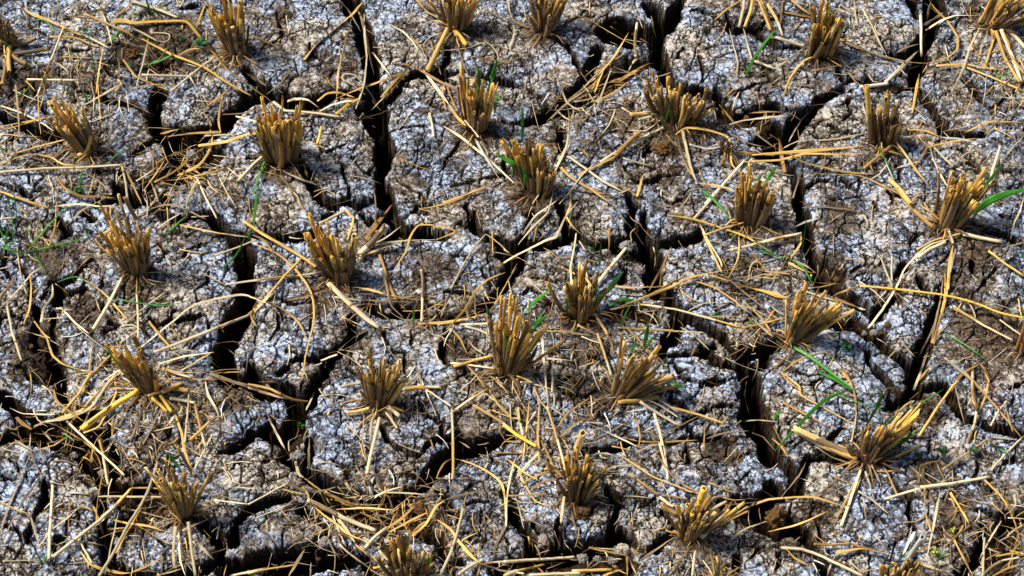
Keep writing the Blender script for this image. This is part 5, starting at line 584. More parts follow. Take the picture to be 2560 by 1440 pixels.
# ---------------------------------------------------------------- straw and leaf materials
def straw_mat(name, ca, cb, cc=(.10, .05, .018), rough=.55, mud=0, blot=.5):
    m = bpy.data.materials.new(name); m.use_nodes = True; t = m.node_tree; B = t.nodes['Principled BSDF']
    uv = N(t, 'ShaderNodeUVMap').outputs[0]; oi = N(t, 'ShaderNodeObjectInfo').outputs['Random']
    sc = N(t, 'ShaderNodeVectorMath', operation='MULTIPLY'); sc.inputs[1].default_value = (900, 22, 1); t.links.new(uv, sc.inputs[0])
    of = N(t, 'ShaderNodeVectorMath', operation='ADD'); t.links.new(sc.outputs[0], of.inputs[0])
    cx = N(t, 'ShaderNodeCombineXYZ'); ml = N(t, 'ShaderNodeMath', operation='MULTIPLY'); ml.inputs[1].default_value = 91; t.links.new(oi, ml.inputs[0])
    for k in range(3): t.links.new(ml.outputs[0], cx.inputs[k])
    t.links.new(cx.outputs[0], of.inputs[1])
    st = noise(t, of.outputs[0], 1.0, 3, .6)
    s2 = N(t, 'ShaderNodeVectorMath', operation='MULTIPLY_ADD'); s2.inputs[1].default_value = (160, 70, 1); t.links.new(uv, s2.inputs[0]); t.links.new(cx.outputs[0], s2.inputs[2])
    bl = noise(t, s2.outputs[0], 1.0, 5, .7)
    c = mixc(t, ramp(t, st, [(.32, 0), (.66, 1)]), ca, cb)
    c = mixc(t, ramp(t, bl, [(.52, 0), (.72, blot)]), c, cc)
    if mud:                                                       # dried mud splashed on the foot of the stub
        sx_ = N(t, 'ShaderNodeSeparateXYZ'); t.links.new(uv, sx_.inputs[0]); ma = N(t, 'ShaderNodeMath', operation='MULTIPLY_ADD'); t.links.new(bl, ma.inputs[0]); ma.inputs[1].default_value = -.11; t.links.new(sx_.outputs[1], ma.inputs[2])
        c = mixc(t, ramp(t, ma.outputs[0], [(-.0, .85), (.008, 0)]), c, (.13, .085, .05))
    hv = N(t, 'ShaderNodeHueSaturation'); t.links.new(c, hv.inputs['Color'])
    mr = N(t, 'ShaderNodeMapRange'); t.links.new(oi, mr.inputs[0]); mr.inputs[3].default_value = .6; mr.inputs[4].default_value = 1.35
    t.links.new(mr.outputs[0], hv.inputs['Value']); t.links.new(hv.outputs[0], B.inputs['Base Color'])
    B.inputs['Roughness'].default_value = rough; B.inputs['Specular IOR Level'].default_value = .35
    bp = N(t, 'ShaderNodeBump'); bp.inputs['Strength'].default_value = .5; bp.inputs['Distance'].default_value = .0006
    t.links.new(st, bp.inputs['Height']); t.links.new(bp.outputs[0], B.inputs['Normal'])
    return m
MS = {'g': straw_mat('golden_straw', (.42, .21, .035), (.88, .59, .18)), 'y': straw_mat('yellow_straw', (.66, .36, .03), (.90, .60, .10), blot=.25),
      'p': straw_mat('pale_straw', (.52, .38, .18), (.90, .79, .54), (.30, .17, .06)), 'w': straw_mat('bleached_straw', (.68, .62, .52), (.88, .85, .78), (.4, .3, .2), blot=.3),
      'b': straw_mat('brown_straw', (.16, .08, .025), (.36, .20, .07)), 'o': straw_mat('rust_straw', (.30, .14, .03), (.58, .33, .10)),
      'd': straw_mat('weathered_straw', (.15, .095, .045), (.40, .29, .16)), 'r': straw_mat('red_stem', (.20, .02, .02), (.40, .06, .05)),
      's': straw_mat('stub_straw', (.54, .26, .028), (.98, .66, .15), (.12, .055, .015), mud=1, blot=.7), 't': straw_mat('stub_brown', (.20, .088, .015), (.66, .37, .07), (.08, .035, .01), mud=1, blot=.7),
      'u': straw_mat('stub_pale', (.54, .30, .075), (.97, .72, .32), (.2, .1, .03), mud=1, blot=.6), 'i': straw_mat('stem_inner', (.10, .05, .015), (.22, .12, .04)),  # last entry: dark brown lining and floor inside hollow stem ends
      'G': straw_mat('green_blade', (.018, .13, .010), (.06, .30, .02), (.12, .22, .02), .45), 'H': straw_mat('dark_green_leaf', (.014, .075, .018), (.035, .14, .03), (.05, .08, .02), .5),
      'Y': straw_mat('yellow_green', (.20, .30, .02), (.45, .50, .06), (.3, .25, .03), .5)}
# ---------------------------------------------------------------- mesh collector: tubes and strips with uv
class MB:
    def __init__(s): s.v = []; s.f = []; s.uv = []; s.mi = []; s.mats = []
    def mat(s, k):
        if k not in s.mats: s.mats.append(k)
        return s.mats.index(k)
    def tube(s, P, R, mk, n=6, flat=1.0, roll=0.0, fold=0.0, hollow=0.0, ragged=0.0, closed=True, up=None, slant=0.0):
        mi = s.mat(mk); P = [np.asarray(p, float) for p in P]; b = len(s.v); L = 0
        u = np.array([0, 0, 1.0]) if up is None else np.asarray(up, float)
        rings = len(P)
        for i, p in enumerate(P):
            t = P[min(i + 1, rings - 1)] - P[max(i - 1, 0)]; t /= np.linalg.norm(t) + 1e-9
            a = np.cross(t, u)
            if np.linalg.norm(a) < .15: a = np.cross(t, np.array([0, 1.0, 0]))
            a /= np.linalg.norm(a) + 1e-9; c = np.cross(a, t)
            rl = roll[i] if hasattr(roll, '__len__') else roll
            a, c = a * math.cos(rl) + c * math.sin(rl), c * math.cos(rl) - a * math.sin(rl)
            r = R[i] if hasattr(R, '__len__') else R
            if i: L += float(np.linalg.norm(P[i] - P[i - 1]))
            for k in range(n):
                th = 2 * math.pi * k / n; x = math.cos(th); y = math.sin(th) * flat + fold * abs(math.cos(th))
                q = p + a * (r * x) + c * (r * y)
                if i == rings - 1 and slant: q = q + t * slant * math.sin(th)
                if i == rings - 1 and ragged: q = q + t * ragged * random.uniform(-1, 1)
                s.v.append(q)
            s_ = L
            for k in range(n): s.uv.append((k / n * 2 * math.pi * .003 + .0007 * b % .1, s_))
        for i in range(rings - 1):
            for k in range(n):
                k2 = (k + 1) % n
                s.f.append((b + i * n + k, b + i * n + k2, b + (i + 1) * n + k2, b + (i + 1) * n + k)); s.mi.append(mi)
        if hollow:
            ti = s.mat('i'); r = R[-1] if hasattr(R, '__len__') else R; t = P[-1] - P[-2]; t /= np.linalg.norm(t)
            e = b + (rings - 1) * n; ctr = sum(s.v[e:e + n]) / n; j = len(s.v)
            for k in range(n): s.v.append(ctr + (s.v[e + k] - ctr) * hollow); s.uv.append(s.uv[e + k])
            for k in range(n): s.v.append(ctr + (s.v[e + k] - ctr) * hollow * .8 - t * .012); s.uv.append((s.uv[e + k][0], s.uv[e + k][1] + .01))
            for k in range(n):
                k2 = (k + 1) % n
                s.f.append((e + k, e + k2, j + k2, j + k)); s.mi.append(mi)
                s.f.append((j + k, j + k2, j + n + k2, j + n + k)); s.mi.append(ti)
            s.f.append(tuple(j + n + k for k in range(n))); s.mi.append(ti)
        elif closed: s.f.append(tuple(b + (rings - 1) * n + k for k in range(n))); s.mi.append(mi)
        if closed: s.f.append(tuple(b + k for k in range(n))[::-1]); s.mi.append(mi)
    def build(s, name, parent=None, loc=None):
        me = bpy.data.meshes.new(name); off = np.zeros(3) if loc is None else np.asarray(loc, float)
        V = (np.array(s.v) - off).astype(np.float32)
        me.from_pydata(V.tolist(), [], s.f); uv = me.uv_layers.new(name='UVMap')
        li = np.empty(len(me.loops), np.int32); me.loops.foreach_get('vertex_index', li)
        uv.data.foreach_set('uv', np.array(s.uv, np.float32)[li].reshape(-1))
        for k in s.mats: me.materials.append(MS[k])
        me.polygons.foreach_set('material_index', np.array(s.mi, np.int32)); me.polygons.foreach_set('use_smooth', np.ones(len(s.f), bool))
        o = bpy.data.objects.new(name, me); scn.collection.objects.link(o)
        if parent is not None: o.parent = parent
        elif loc is not None: o.location = off
        return o
def tag(o, label, cat, group=None, kind=None):
    o['label'] = label
    if cat: o['category'] = cat
    if group: o['group'] = group
    if kind: o['kind'] = kind
    return o
def smooth(P, k=4):
    P = [np.asarray(p, float) for p in P]; out = []
    if len(P) < 3: return [P[0] + (P[-1] - P[0]) * i / k for i in range(k + 1)]
    for i in range(len(P) - 1):
        a, b, c, d = P[max(i - 1, 0)], P[i], P[i + 1], P[min(i + 2, len(P) - 1)]
        for j in range(k):
            t = j / k; out.append(.5 * ((2 * b) + (c - a) * t + (2 * a - 5 * b + 4 * c - d) * t * t + (3 * b - a - 3 * c + d) * t ** 3))
    out.append(P[-1]); return out
def kinked(P, k=5):
    out = []
    for a, b in zip(P, P[1:]):
        a = np.asarray(a, float); b = np.asarray(b, float); n_ = max(2, int(np.hypot(*(b - a)[:2]) / 14))
        for j in range(n_): out.append(a + (b - a) * j / n_)
    out.append(np.asarray(P[-1], float)); return out
def lay(pix, r, lift=0.0, lift0=0.0, lift1=0.0, sag=0.0):
    """pixel path -> a path resting on the ground: bridges gaps like a taut thread, each point kept on its sight line"""
    n_ = len(pix); z = np.zeros(n_) ; pos = []
    for it in range(2):
        pos = [atz(p[0], p[1], z[i]) for i, p in enumerate(pix)]
        s_ = [0.0]
        for a, b in zip(pos, pos[1:]): s_.append(s_[-1] + float(np.hypot(*(b - a)[:2])))
        g = np.array([max(tzmax(p[0], p[1], .0025), -.035) for p in pos]) + r
        hull = [0]
        for i in range(1, n_):
            while len(hull) > 1:
                a, b = hull[-2], hull[-1]
                if (g[b] - g[a]) * (s_[i] - s_[a]) <= (g[i] - g[a]) * (s_[b] - s_[a]): hull.pop()
                else: break
            hull.append(i)
        z = np.interp(s_, [s_[h] for h in hull], [g[h] for h in hull])
        z = z * (1 - sag) + g * sag
        T = np.array(s_) / max(s_[-1], 1e-6)
        z = z + lift + lift0 * (1 - T) ** 2 + lift1 * T ** 2
    return [atz(p[0], p[1], z[i]) for i, p in enumerate(pix)], s_[-1]
def parse(s): return [tuple(float(q) for q in a.split(',')) for a in s.split()]
# ---------------------------------------------------------------- stubble clumps
CLN = {1: ('splayed golden stubble clump cut by the left edge of the photo', 'the left edge clump'), 2: ('tall brown stubble clump beside the long curved yellow leaf, upper left', 'the tall upper left clump'),
3: ('stubble clump at the top edge with a pale short stub fallen in front', 'the top edge clump with fallen stub'), 4: ('stubble clump at the top edge left of the overhanging crust', 'the top centre clump'),
5: ('dense brown stubble clump on the big upper right plate with one thin green blade', 'the upper right clump'), 6: ('fanned out golden clump in the top right corner over flattened pale stalks', 'the top right corner clump'),
7: ('left leaning stubble clump beside the bluish block and dark hollow', 'the leaning clump'), 8: ('wide two part clump under the end of the long yellow leaf', 'the wide upper left clump'),
9: ('clump with pale straight stubs and three green blades right of the long crack', 'the pale stubbed clump'), 10: ('broadest double clump standing above a brown crumbly lump', 'the broad double clump'),
11: ('clump of thick stubs with one tall slanting stub on the right hand plate', 'the clump with slanting stub'), 12: ('dense clump of hollow stubs with a green blade curving left at its side', 'the centre clump'),
13: ('dark brown compact clump above the green and yellow grass, right of centre', 'the dark right clump'), 14: ('tall thick stubbed clump with broad green leaves reaching the right edge', 'the far right clump'),
15: ('clump with many hollow ends on the middle left plate', 'the mid left clump'), 16: ('thick clump with a fat pale stalk fallen toward the viewer', 'the clump with fallen fat stalk'),
17: ('tallest two tiered clump with green leaves near the middle', 'the two tiered clump'), 18: ('loose clump with one broad green leaf right of the tallest clump', 'the loose middle clump'),
19: ('fan shaped brown clump leaning right on the right side plate', 'the fan shaped clump'), 20: ('golden clump cut off by the right edge of the photo', 'the right edge clump'),
21: ('clump of wide open stubs above a heap of yellow cut stalks, lower left', 'the lower left clump'), 22: ('clump with one yellow green jointed stub, front centre plate', 'the clump with jointed stub'),
23: ('clump of golden stalks sprawling to the right, lower centre', 'the sprawling clump'), 24: ('bushy clump with fresh green blades and a thick stalk lying left', 'the leafy lower right clump'),
25: ('narrow brown clump with a bright green tip near the bottom left', 'the narrow bottom left clump'), 26: ('clump with a pale papery sheath standing above a brown clod', 'the clump with papery sheath'),
27: ('low ragged clump with a bright yellow stub and stalks spread both ways', 'the low yellow tipped clump'), 28: ('clump cut by the bottom edge beside the straw filled hollow', 'the bottom edge clump'),
29: ('clump cut by the bottom edge at right with a white stub and green blade', 'the bottom right clump'), 30: ('tiny brown tuft of thin stubs, smallest of all the clumps', 'the tiny tuft'), 32: ('pair of yellow stubs rising at the bottom edge', 'the bottom yellow stubs')}
# stalks of a clump that sprawl or stand apart: id, tile, colour, width, base x,y, tip x,y, how far it lies down 0..1
SPRAWL = [(1,'A1','s',40,'60,330 190,300 255,270',.5),(1,'A1','s',30,'80,390 220,365 350,345',.8),(1,'A1','s',34,'90,400 140,430 205,462',.8),(1,'A1','g',38,'70,330 85,430 110,528',.8),(1,'A1','s',30,'50,420 55,520 55,610',.9),(1,'A1','u',46,'0,250 20,300 -10,400',.6),
(3,'A2','y',40,'1390,150 1470,240 1550,345',.8),(3,'A2','s',24,'1420,120 1320,70 1200,0',.7),(3,'A2','s',24,'1450,240 1500,210 1540,185',.8),(23,'B3','s',40,'800,1510 960,1340 1060,1290',.45),(23,'B3','u',44,'830,1480 1000,1390 1195,1330',.6),(23,'B3','g',36,'810,1515 940,1500 1080,1475',.9),
(23,'B3','s',30,'960,1420 1080,1410 1210,1415',.8),(23,'B3','s',36,'850,1450 950,1330 1020,1200',.3),(23,'B3','t',30,'830,1450 900,1320 960,1250',.3),(27,'C3','u',32,'1330,1160 1500,1060 1580,965',.5),(27,'C3','g',26,'1400,1130 1560,1030 1700,925',.7),(27,'C3','g',34,'1220,1010 1160,970 1110,930',.5),(27,'C3','u',40,'1240,1170 1250,1080 1330,1040',.3),
(27,'C3','y',56,'1360,980 1380,890 1395,805',.05),(26,'C3','u',60,'480,760 500,560 545,400',.05),(26,'C3','s',24,'570,920 640,800 715,645',.3),(26,'C3','s',30,'420,750 360,690 295,635',.4),(24,'C4','u',52,'740,610 560,520 300,400',.75),(24,'C4','g',46,'740,625 640,580 520,520',.8),(24,'C4','s',26,'940,630 1060,580 1190,525',.7),
(24,'C4','g',34,'1000,400 1060,330 1110,260',.2),(29,'C4','w',46,'1060,1400 1100,1260 1150,1130',.1),(16,'B2','u',44,'780,470 870,390 970,270',.4),(10,'A3','t',28,'1360,850 1400,760 1410,640',.2),(19,'B4','t',30,'300,1080 450,950 620,860',.5),(19,'B4','b',26,'310,1070 520,940 680,850',.6),(19,'B4','s',30,'290,1100 350,1060 415,1030',.7),
(11,'A4','s',34,'830,1020 800,860 745,640',.1),(18,'B3','s',32,'430,900 370,800 300,670',.2),(13,'B3','s',26,'1640,250 1620,120 1560,90',.2),(22,'B2','u',44,'990,1500 1050,1350 1085,1210',.2),(22,'B2','g',38,'1000,1530 1070,1420 1120,1330',.3),(15,'B1','u',26,'930,330 905,200 890,60',.1),(15,'B1','s',30,'960,220 930,140 910,70',.1),
(21,'B1','u',34,'1010,1180 980,1100 960,1040',.2),(21,'B1','s',30,'1010,1440 950,1300 850,1120',.15),(25,'C1','s',26,'1400,880 1460,780 1525,690',.3),(25,'C1','s',24,'1370,740 1320,600 1290,500',.1),(6,'A4','s',40,'1720,200 1830,90 1920,40',.5),(6,'A4','u',40,'1740,180 1860,150 1930,130',.7),(6,'A4','g',24,'1600,170 1640,60 1660,-40',.1),(6,'A4','s',38,'1690,210 1770,100 1890,-20',.3),
(17,'B3','t',30,'60,1300 180,1130 305,955',.3),(17,'B3','g',34,'30,1330 100,1250 155,1145',.4),(17,'B3','s',34,'10,1320 60,1150 105,1005',.2),(17,'B3','s',30,'50,1340 150,1230 200,1190',.5),(12,'A3','g',28,'110,1250 50,1120 -20,1010',.2),(2,'A1','s',36,'1600,150 1605,60 1610,-30',.05),(4,'A3','s',30,'360,200 380,90 395,0',.1),(7,'A1','g',30,'540,1110 620,1060 660,960',.3)]
s_c = pix_scale(np.zeros(3))
def stand(px, py, gx, base, lean, flat):
    """3-D point seen at (px,py) for something rising from base; flat 1 = lying, 0 = upright"""
    s = pix_scale(base); bx, by = gx
    dx = (px - bx) * s; dy = (by - py) * s
    a = flat * dy / math.sin(DEP) + lean
    z = (dy - a * math.sin(DEP)) / math.cos(DEP)
    if z < .004: z = .004 + .3 * abs(dx) * (1 - flat); a = (dy - z * math.cos(DEP)) / math.sin(DEP)
    return np.array([base[0] + dx, base[1] + a, base[2] + z])
CLPOS = {}
for (cid, tile, bx, by, hw, sw, tips) in CL:
    rr = random.Random(cid * 17 + 3); T = parse(tips)
    c0 = hit(*tp(tile, bx, by)); e = bpy.data.objects.new('stubble_clump', None); e.empty_display_size = .03; scn.collection.objects.link(e)
    e.location = c0; CLPOS[cid] = (c0, tp(tile, bx, (by + min(t[1] for t in T)) / 2)); tag(e, CLN[cid][0], 'stubble clump', 'cut rice stubble clumps'); e['_id'] = cid
    bpy.context.view_layer.update() if False else None
    tmx, tmn = max(t[1] for t in T), min(t[1] for t in T); xmx, xmn = max(t[0] for t in T), min(t[0] for t in T)
    tcx = (xmx + xmn) / 2; Q = hw * 1.15 / max(tmx - tmn, 1)
    ext = []
    for k in range(int(len(T) * .6)):                           # shorter stubs between
        a = rr.choice(T); b = rr.choice(T); f = rr.random(); ext.append((a[0] * f + b[0] * (1 - f) + rr.uniform(-15, 15), (a[1] * f + b[1] * (1 - f)) + rr.uniform(0, 60), 1))
    scale_inv = Vector((-c0[0], -c0[1], -c0[2]))
    for ti in list(T) + ext:
        tx, ty = ti[0], ti[1]; short = len(ti) > 2
        fx = (tx - tcx) / max((xmx - xmn) / 2, 1)
        sx = bx + fx * hw * .85 + rr.uniform(-6, 6); sy = by - (tmx - ty) * Q - abs(fx) * hw * .25 + rr.uniform(-5, 5)
        if sy - ty < 45: sy = ty + 45
        g = hit(*tp(tile, sx, sy)); base = np.array([g[0], g[1], min(g[2], .02) - .006]); gp = tp(tile, sx, sy)
        tip = stand(*tp(tile, tx, ty + 8), gp, g, rr.uniform(-.008, .010), 0.02)
        r = sw * rr.uniform(.55, 1.04) / 2 * TS * pix_scale(g) * (0.85 if short else 1.0)
        mk = rr.choices('stugd', (5, 1.8, 2.8, 2.2, .5))[0]
        if short: mk = rr.choice('tts')
        if rr.random() < .14: r *= 1.35; crush = .32
        else: crush = rr.uniform(.5, .95)
        if short and rr.random() < .3: tip = tip + np.array([rr.uniform(-.02, .02), rr.uniform(-.012, .004), -.004])
        bend = np.array([rr.uniform(-1, 1), rr.uniform(-1, 1), 0]) * .0022
        P = [base + (tip - base) * f + bend * math.sin(math.pi * f) for f in (0, .3, .62, .86, 1)]
        M = MB(); M.tube(P, [r * 1.08, r, r * .96, r * .97, r * 1.0], mk, n=10, hollow=rr.uniform(.45, .62) if crush > .4 and rr.random() < .8 else 0, ragged=rr.choice((.0008, .002, .0045)), roll=rr.uniform(0, 6), flat=crush, slant=rr.choice((0, .002, .005)))
        if rr.random() < .2:                                      # frayed strip beyond the cut
            d = (tip - base) / np.linalg.norm(tip - base); k_ = np.array([rr.uniform(-.4, .4), rr.uniform(-.3, .3), 0]); o_ = np.array([rr.uniform(-1, 1), rr.uniform(-1, .3), 0]) * r * .7
            M.tube([tip + o_ - d * .012, tip + o_ + d * .002, tip + o_ + (d + k_) * .007, tip + o_ + (d + k_ * 1.6) * rr.uniform(.008, .013)], [r * .45, r * .42, r * .3, r * .05], rr.choice('sutog'), n=4, flat=.3, roll=rr.uniform(0, 3))
        if rr.random() < .45:                                     # torn leaf sheath round the lower part
            f1_ = rr.uniform(.35, .95); d = (tip - base) * f1_
            M.tube([base + d * q + bend * math.sin(math.pi * f1_ * q) + np.array([0, -.0004, 0]) for q in (0, .5, .9, 1)], [r * 1.22, r * 1.16, r * 1.10, r * 1.14], rr.choice('ttsudo'), n=9, closed=False, ragged=.005, roll=rr.uniform(0, 6))
        if rr.random() < .3:                                      # joint
            f = rr.uniform(.3, .7); q = base + (tip - base) * f; d = (tip - base) / np.linalg.norm(tip - base)
            M.tube([q - d * .0012, q, q + d * .0012], [r * .99, r * 1.14, r * .99], 'o', n=10, closed=False)
        M.v = [p - c0 for p in M.v]; M.build('stem', e)
    M = MB()                                                      # scraps of leaf and fibre at the foot
    for k in range(18):
        an = rr.uniform(0, 6.28); R0 = hw * TS * s_c; p = c0 + np.array([math.cos(an) * R0 * .8, math.sin(an) * R0 * .55 + R0 * .5, .002])
        L = rr.uniform(.012, .04); q = p + np.array([math.cos(an) * L, math.sin(an) * L, 0]); q[2] = tzmax(q[0], q[1]) + rr.uniform(0, .012); p[2] = tzmax(p[0], p[1]) + .001
        mid_ = (p + q) / 2 + np.array([rr.uniform(-.004, .004), rr.uniform(-.004, .004), rr.uniform(.001, .008)])
        M.tube(smooth([p, mid_, q], 3), rr.uniform(.0005, .0016), rr.choice('dbtogdb'), n=4, flat=.4)
    M.v = [p - c0 for p in M.v]; o = M.build('leaf_scraps', e); o['kind'] = 'stuff'
    e['_c'] = True
    for s in SPRAWL:
        if s[0] != cid: continue
        pp = parse(s[4]); g = hit(*tp(s[1], *pp[0])); gp = tp(s[1], *pp[0]); Ps = [np.array(g) + [0, 0, .002]]
        for x, y in pp[1:]:
            q = stand(*tp(s[1], x, y), gp, g, 0, s[5]); q[2] = max(q[2], tzmax(q[0], q[1]) + .004); Ps.append(q)
        r = s[3] / 2 * TS * pix_scale(g); M = MB(); Ps = smooth(Ps, 4)
        M.tube(Ps, [r * (1.05 - .1 * i / len(Ps)) for i in range(len(Ps))], s[2], n=10, hollow=.6, ragged=.0025, flat=.8, roll=rr.uniform(0, 3))
        M.v = [p - c0 for p in M.v]; M.build('stem', e)
    del e['_id'], e['_c']
    CLPOS[cid] = CLPOS[cid] + (e,)
def near_clump(px, py, skip=()):
    best = sorted((math.hypot(px - v[1][0], (py - v[1][1]) * 1.2), k) for k, v in CLPOS.items() if k not in skip and k != 32)
    k = best[0][1]; q = CLPOS[k][1]; dx, dy = px - q[0], py - q[1]
    if abs(dx) > abs(dy) * 1.6: w_ = 'right of' if dx > 0 else 'left of'
    elif abs(dy) > abs(dx) * 1.6: w_ = 'below' if dy > 0 else 'above'
    else: w_ = ('below right of' if dx > 0 else 'below left of') if dy > 0 else ('above right of' if dx > 0 else 'above left of')
    return k, w_, best[0][0]
LAB = {}
def queue_label(o, desc, px, py, cat, group):
    k, w_, d = near_clump(px, py); LAB.setdefault((desc, w_, k), []).append((d, o)); o['category'] = cat; o['group'] = group
# ---------------------------------------------------------------- green blades
for (cid, tile, wd, fl, s) in GREEN:
    pp = parse(s); g = hit(*tp(tile, *pp[0])); gp = tp(tile, *pp[0]); Ps = [np.array(g)]
    off_ = .0 if cid == 0 else .02
    for i, (x, y) in enumerate(pp[1:]):
        q = stand(*tp(tile, x, y), gp, g, -.02 if cid else 0, fl); q[2] = max(q[2], tzmax(q[0], q[1]) + .0025 + .006 * math.sin(3.14 * (i + 1) / len(pp))); Ps.append(q)
    if cid: Ps[0] = Ps[0] - np.array([0, 0, .004])
    Ps = smooth(Ps, 6); n_ = len(Ps); r = wd * (1.15 if cid else 1.0) / 2 * TS * pix_scale(g)
    prof = [max(.06, min(1, (.35 + 2.2 * i / n_)) * min(1, (1 - i / (n_ - .6)) * 2.2) ** .8) * r for i in range(n_)]
    M = MB(); M.tube(Ps, prof, 'H' if wd in (34, 30) and cid in (12, 17, 18) and tile != 'A3' else ('Y' if cid == 22 and wd == 40 else 'G'), n=6, flat=.14, fold=.35, up=(0, -.3, 1), roll=random.uniform(-.4, .4))
    if cid:
        e = CLPOS[cid][2]; c0 = np.array(e.location); M.v = [p - c0 for p in M.v]; M.build('green_leaf', e)
    else:
        o = M.build('grass_blade', loc=Ps[0]); ln = math.hypot(pp[-1][0] - pp[0][0], pp[-1][1] - pp[0][1])
        up_ = abs(pp[-1][0] - pp[0][0]) < abs(pp[-1][1] - pp[0][1]) * .5
        d = ('broad ' if wd > 20 else 'thin ' if wd < 13 else '') + ('long ' if ln > 350 else 'short ' if ln < 150 else '') + 'green grass blade ' + ('standing upright' if up_ else ('arching right' if pp[-1][0] > pp[0][0] else 'arching left'))
        c_ = tp(tile, *pp[len(pp) // 2]); queue_label(o, d, c_[0], c_[1], 'grass blade', 'green grass blades')
# ---------------------------------------------------------------- loose straw
CN = {'g': 'golden', 'y': 'bright yellow', 'p': 'pale cream', 'w': 'whitish', 'b': 'brown', 'o': 'rust brown', 'd': 'dull grey brown', 'r': 'dark red'}
NM = {'s': ('straw_stalk', 'straw stalk', 'loose straw stalks on the cracked mud'), 'l': ('dry_leaf_blade', 'dry leaf blade', 'dry rice leaf blades on the cracked mud'), 't': ('plant_fibre', 'thin fibre', 'thin dry fibres on the cracked mud')}
cnt = {'s': 0, 'l': 0, 't': 0}
def straw(tile, ck, ty, wd, pp, rr):
    pix = [tp(tile, x, y) for x, y in pp]; mid_ = pix[len(pix) // 2]
    if len(pix) == 2: mid_ = ((pix[0][0] + pix[1][0]) / 2, (pix[0][1] + pix[1][1]) / 2)
    s = s_c * (1.0); r = max(wd, 7) * (1.0 if ty == 's' else 1.08) / 2 * TS * pix_scale(atz(*mid_))
    if ty == 's': P2 = kinked(pix) if len(pix) > 2 and rr.random() < .6 else smooth(pix, 6); rz = r
    else:
        P2 = smooth(pix, 6); q_ = rr.uniform(.0, .75); P3 = [np.asarray(a, float) + (np.asarray(b, float) - np.asarray(a, float)) * j / 6 for a, b in zip(pix, pix[1:]) for j in range(6)] + [np.asarray(pix[-1], float)]
        if len(pix) > 2: P2 = [a * (1 - q_) + b * q_ for a, b in zip(P2, P3)]
        rz = r * .25 + .0004
    longp = len(pix) > 3
    P, L = lay(P2, rz, lift=rr.uniform(0, .003), lift0=rr.choice((0, 0, .006, .012)), lift1=rr.choice((0, 0, .006, .012)), sag=rr.uniform(0, .25) if ty != 's' else 0.0)
    n_ = len(P); M = MB()
    P = [p + np.array([rr.gauss(0, 1), rr.gauss(0, 1), 0]) * .00018 for p in P]
    if ty == 's':
        M.tube(P, [r * (1.0 - .15 * i / n_) for i in range(n_)], ck, n=8, flat=rr.uniform(.6, .95), roll=rr.uniform(-.6, .6), hollow=.6, ragged=.0015)
        if L > .08 and rr.random() < .6:
            f = int(n_ * rr.uniform(.3, .7)); 
            if 0 < f < n_ - 1:
                q = P[f]; d = P[f + 1] - P[f - 1]; d /= np.linalg.norm(d); M.tube([q - d * .0014, q, q + d * .0014], [r, r * 1.18, r], 'o', n=8, closed=False)
        if L > .05 and rr.random() < .35:                          # loose torn sheath
            a_ = int(n_ * .1); b_ = max(a_ + 3, int(n_ * rr.uniform(.4, .8))); Pq = [p + np.array([0, 0, .0004]) for p in P[a_:b_]]
            if len(Pq) > 2: M.tube(Pq, [r * (1.25 + .2 * i / len(Pq)) for i in range(len(Pq))], rr.choice('pdgo'), n=8, flat=.55, closed=False, ragged=.006, roll=rr.uniform(0, 3))
    elif ty == 'l':
        tw = rr.uniform(-1.1, 1.1); ph = rr.uniform(0, 6); rolls = [tw * math.sin(ph + 3.2 * i / n_) for i in range(n_)]
        e0 = rr.choice((.9, .35)); prof = []
        for i in range(n_):
            f = i / (n_ - 1); prof.append(r * max(.12, min(1, e0 + f * 3) * min(1, (1 - f) * 2.6 + .1) ** .7) * (1 + .12 * math.sin(9 * f + ph)))
        M.tube(P, prof, ck, n=6, flat=.12, fold=rr.uniform(.1, .5), roll=rolls)
    else: M.tube(P, [r * (1 - .6 * i / n_) for i in range(n_)], ck, n=5)
    if ty == 'l' and L * wd < CUT: REST.append(M); return
    nm, cat, grp = NM[ty]; o = M.build(nm, loc=P[0]); cnt[ty] += 1
    a, b = pix[0], pix[-1]; dx, dy = b[0] - a[0], a[1] - b[1]; an = math.degrees(math.atan2(dy, dx)) % 180
    dr = 'lying level' if an < 18 or an > 162 else 'slanting up right' if an < 68 else 'pointing up the photo' if an < 112 else 'slanting up left'
    ln = 'long ' if L > .16 else 'short ' if L < .06 else ''
    fat = 'thick ' if (wd >= 28) else ''
    bent = False
    if len(pix) > 2:
        ch = math.hypot(dx, dy); bent = ch < .95 * sum(math.hypot(q[0] - p[0], q[1] - p[1]) for p, q in zip(pix, pix[1:]))
    queue_label(o, ln + fat + ('bent ' if bent else '') + CN[ck] + ' ' + cat + ' ' + dr, mid_[0], mid_[1], cat, grp)
rr = random.Random(5); REST = []
def plen(s): q = parse(s); return sum(math.hypot(a[0] - b[0], a[1] - b[1]) for a, b in zip(q, q[1:])) * TS * s_c * 1.1
_sz = sorted((plen(s.split(':')[1]) * float(s.split(':')[0].strip()[2:]) for x in STRAW.values() for s in x.replace('\n', '').split(';') if s.strip() and s.strip()[1] == 'l'), reverse=True)
CUT = _sz[285]
for tile, txt in STRAW.items():
    for s in txt.replace('\n', '').split(';'):
        s = s.strip()
        if not s: continue
        h_, p_ = s.split(':'); straw(tile, h_[0], h_[1], float(h_[2:]), parse(p_), rr)
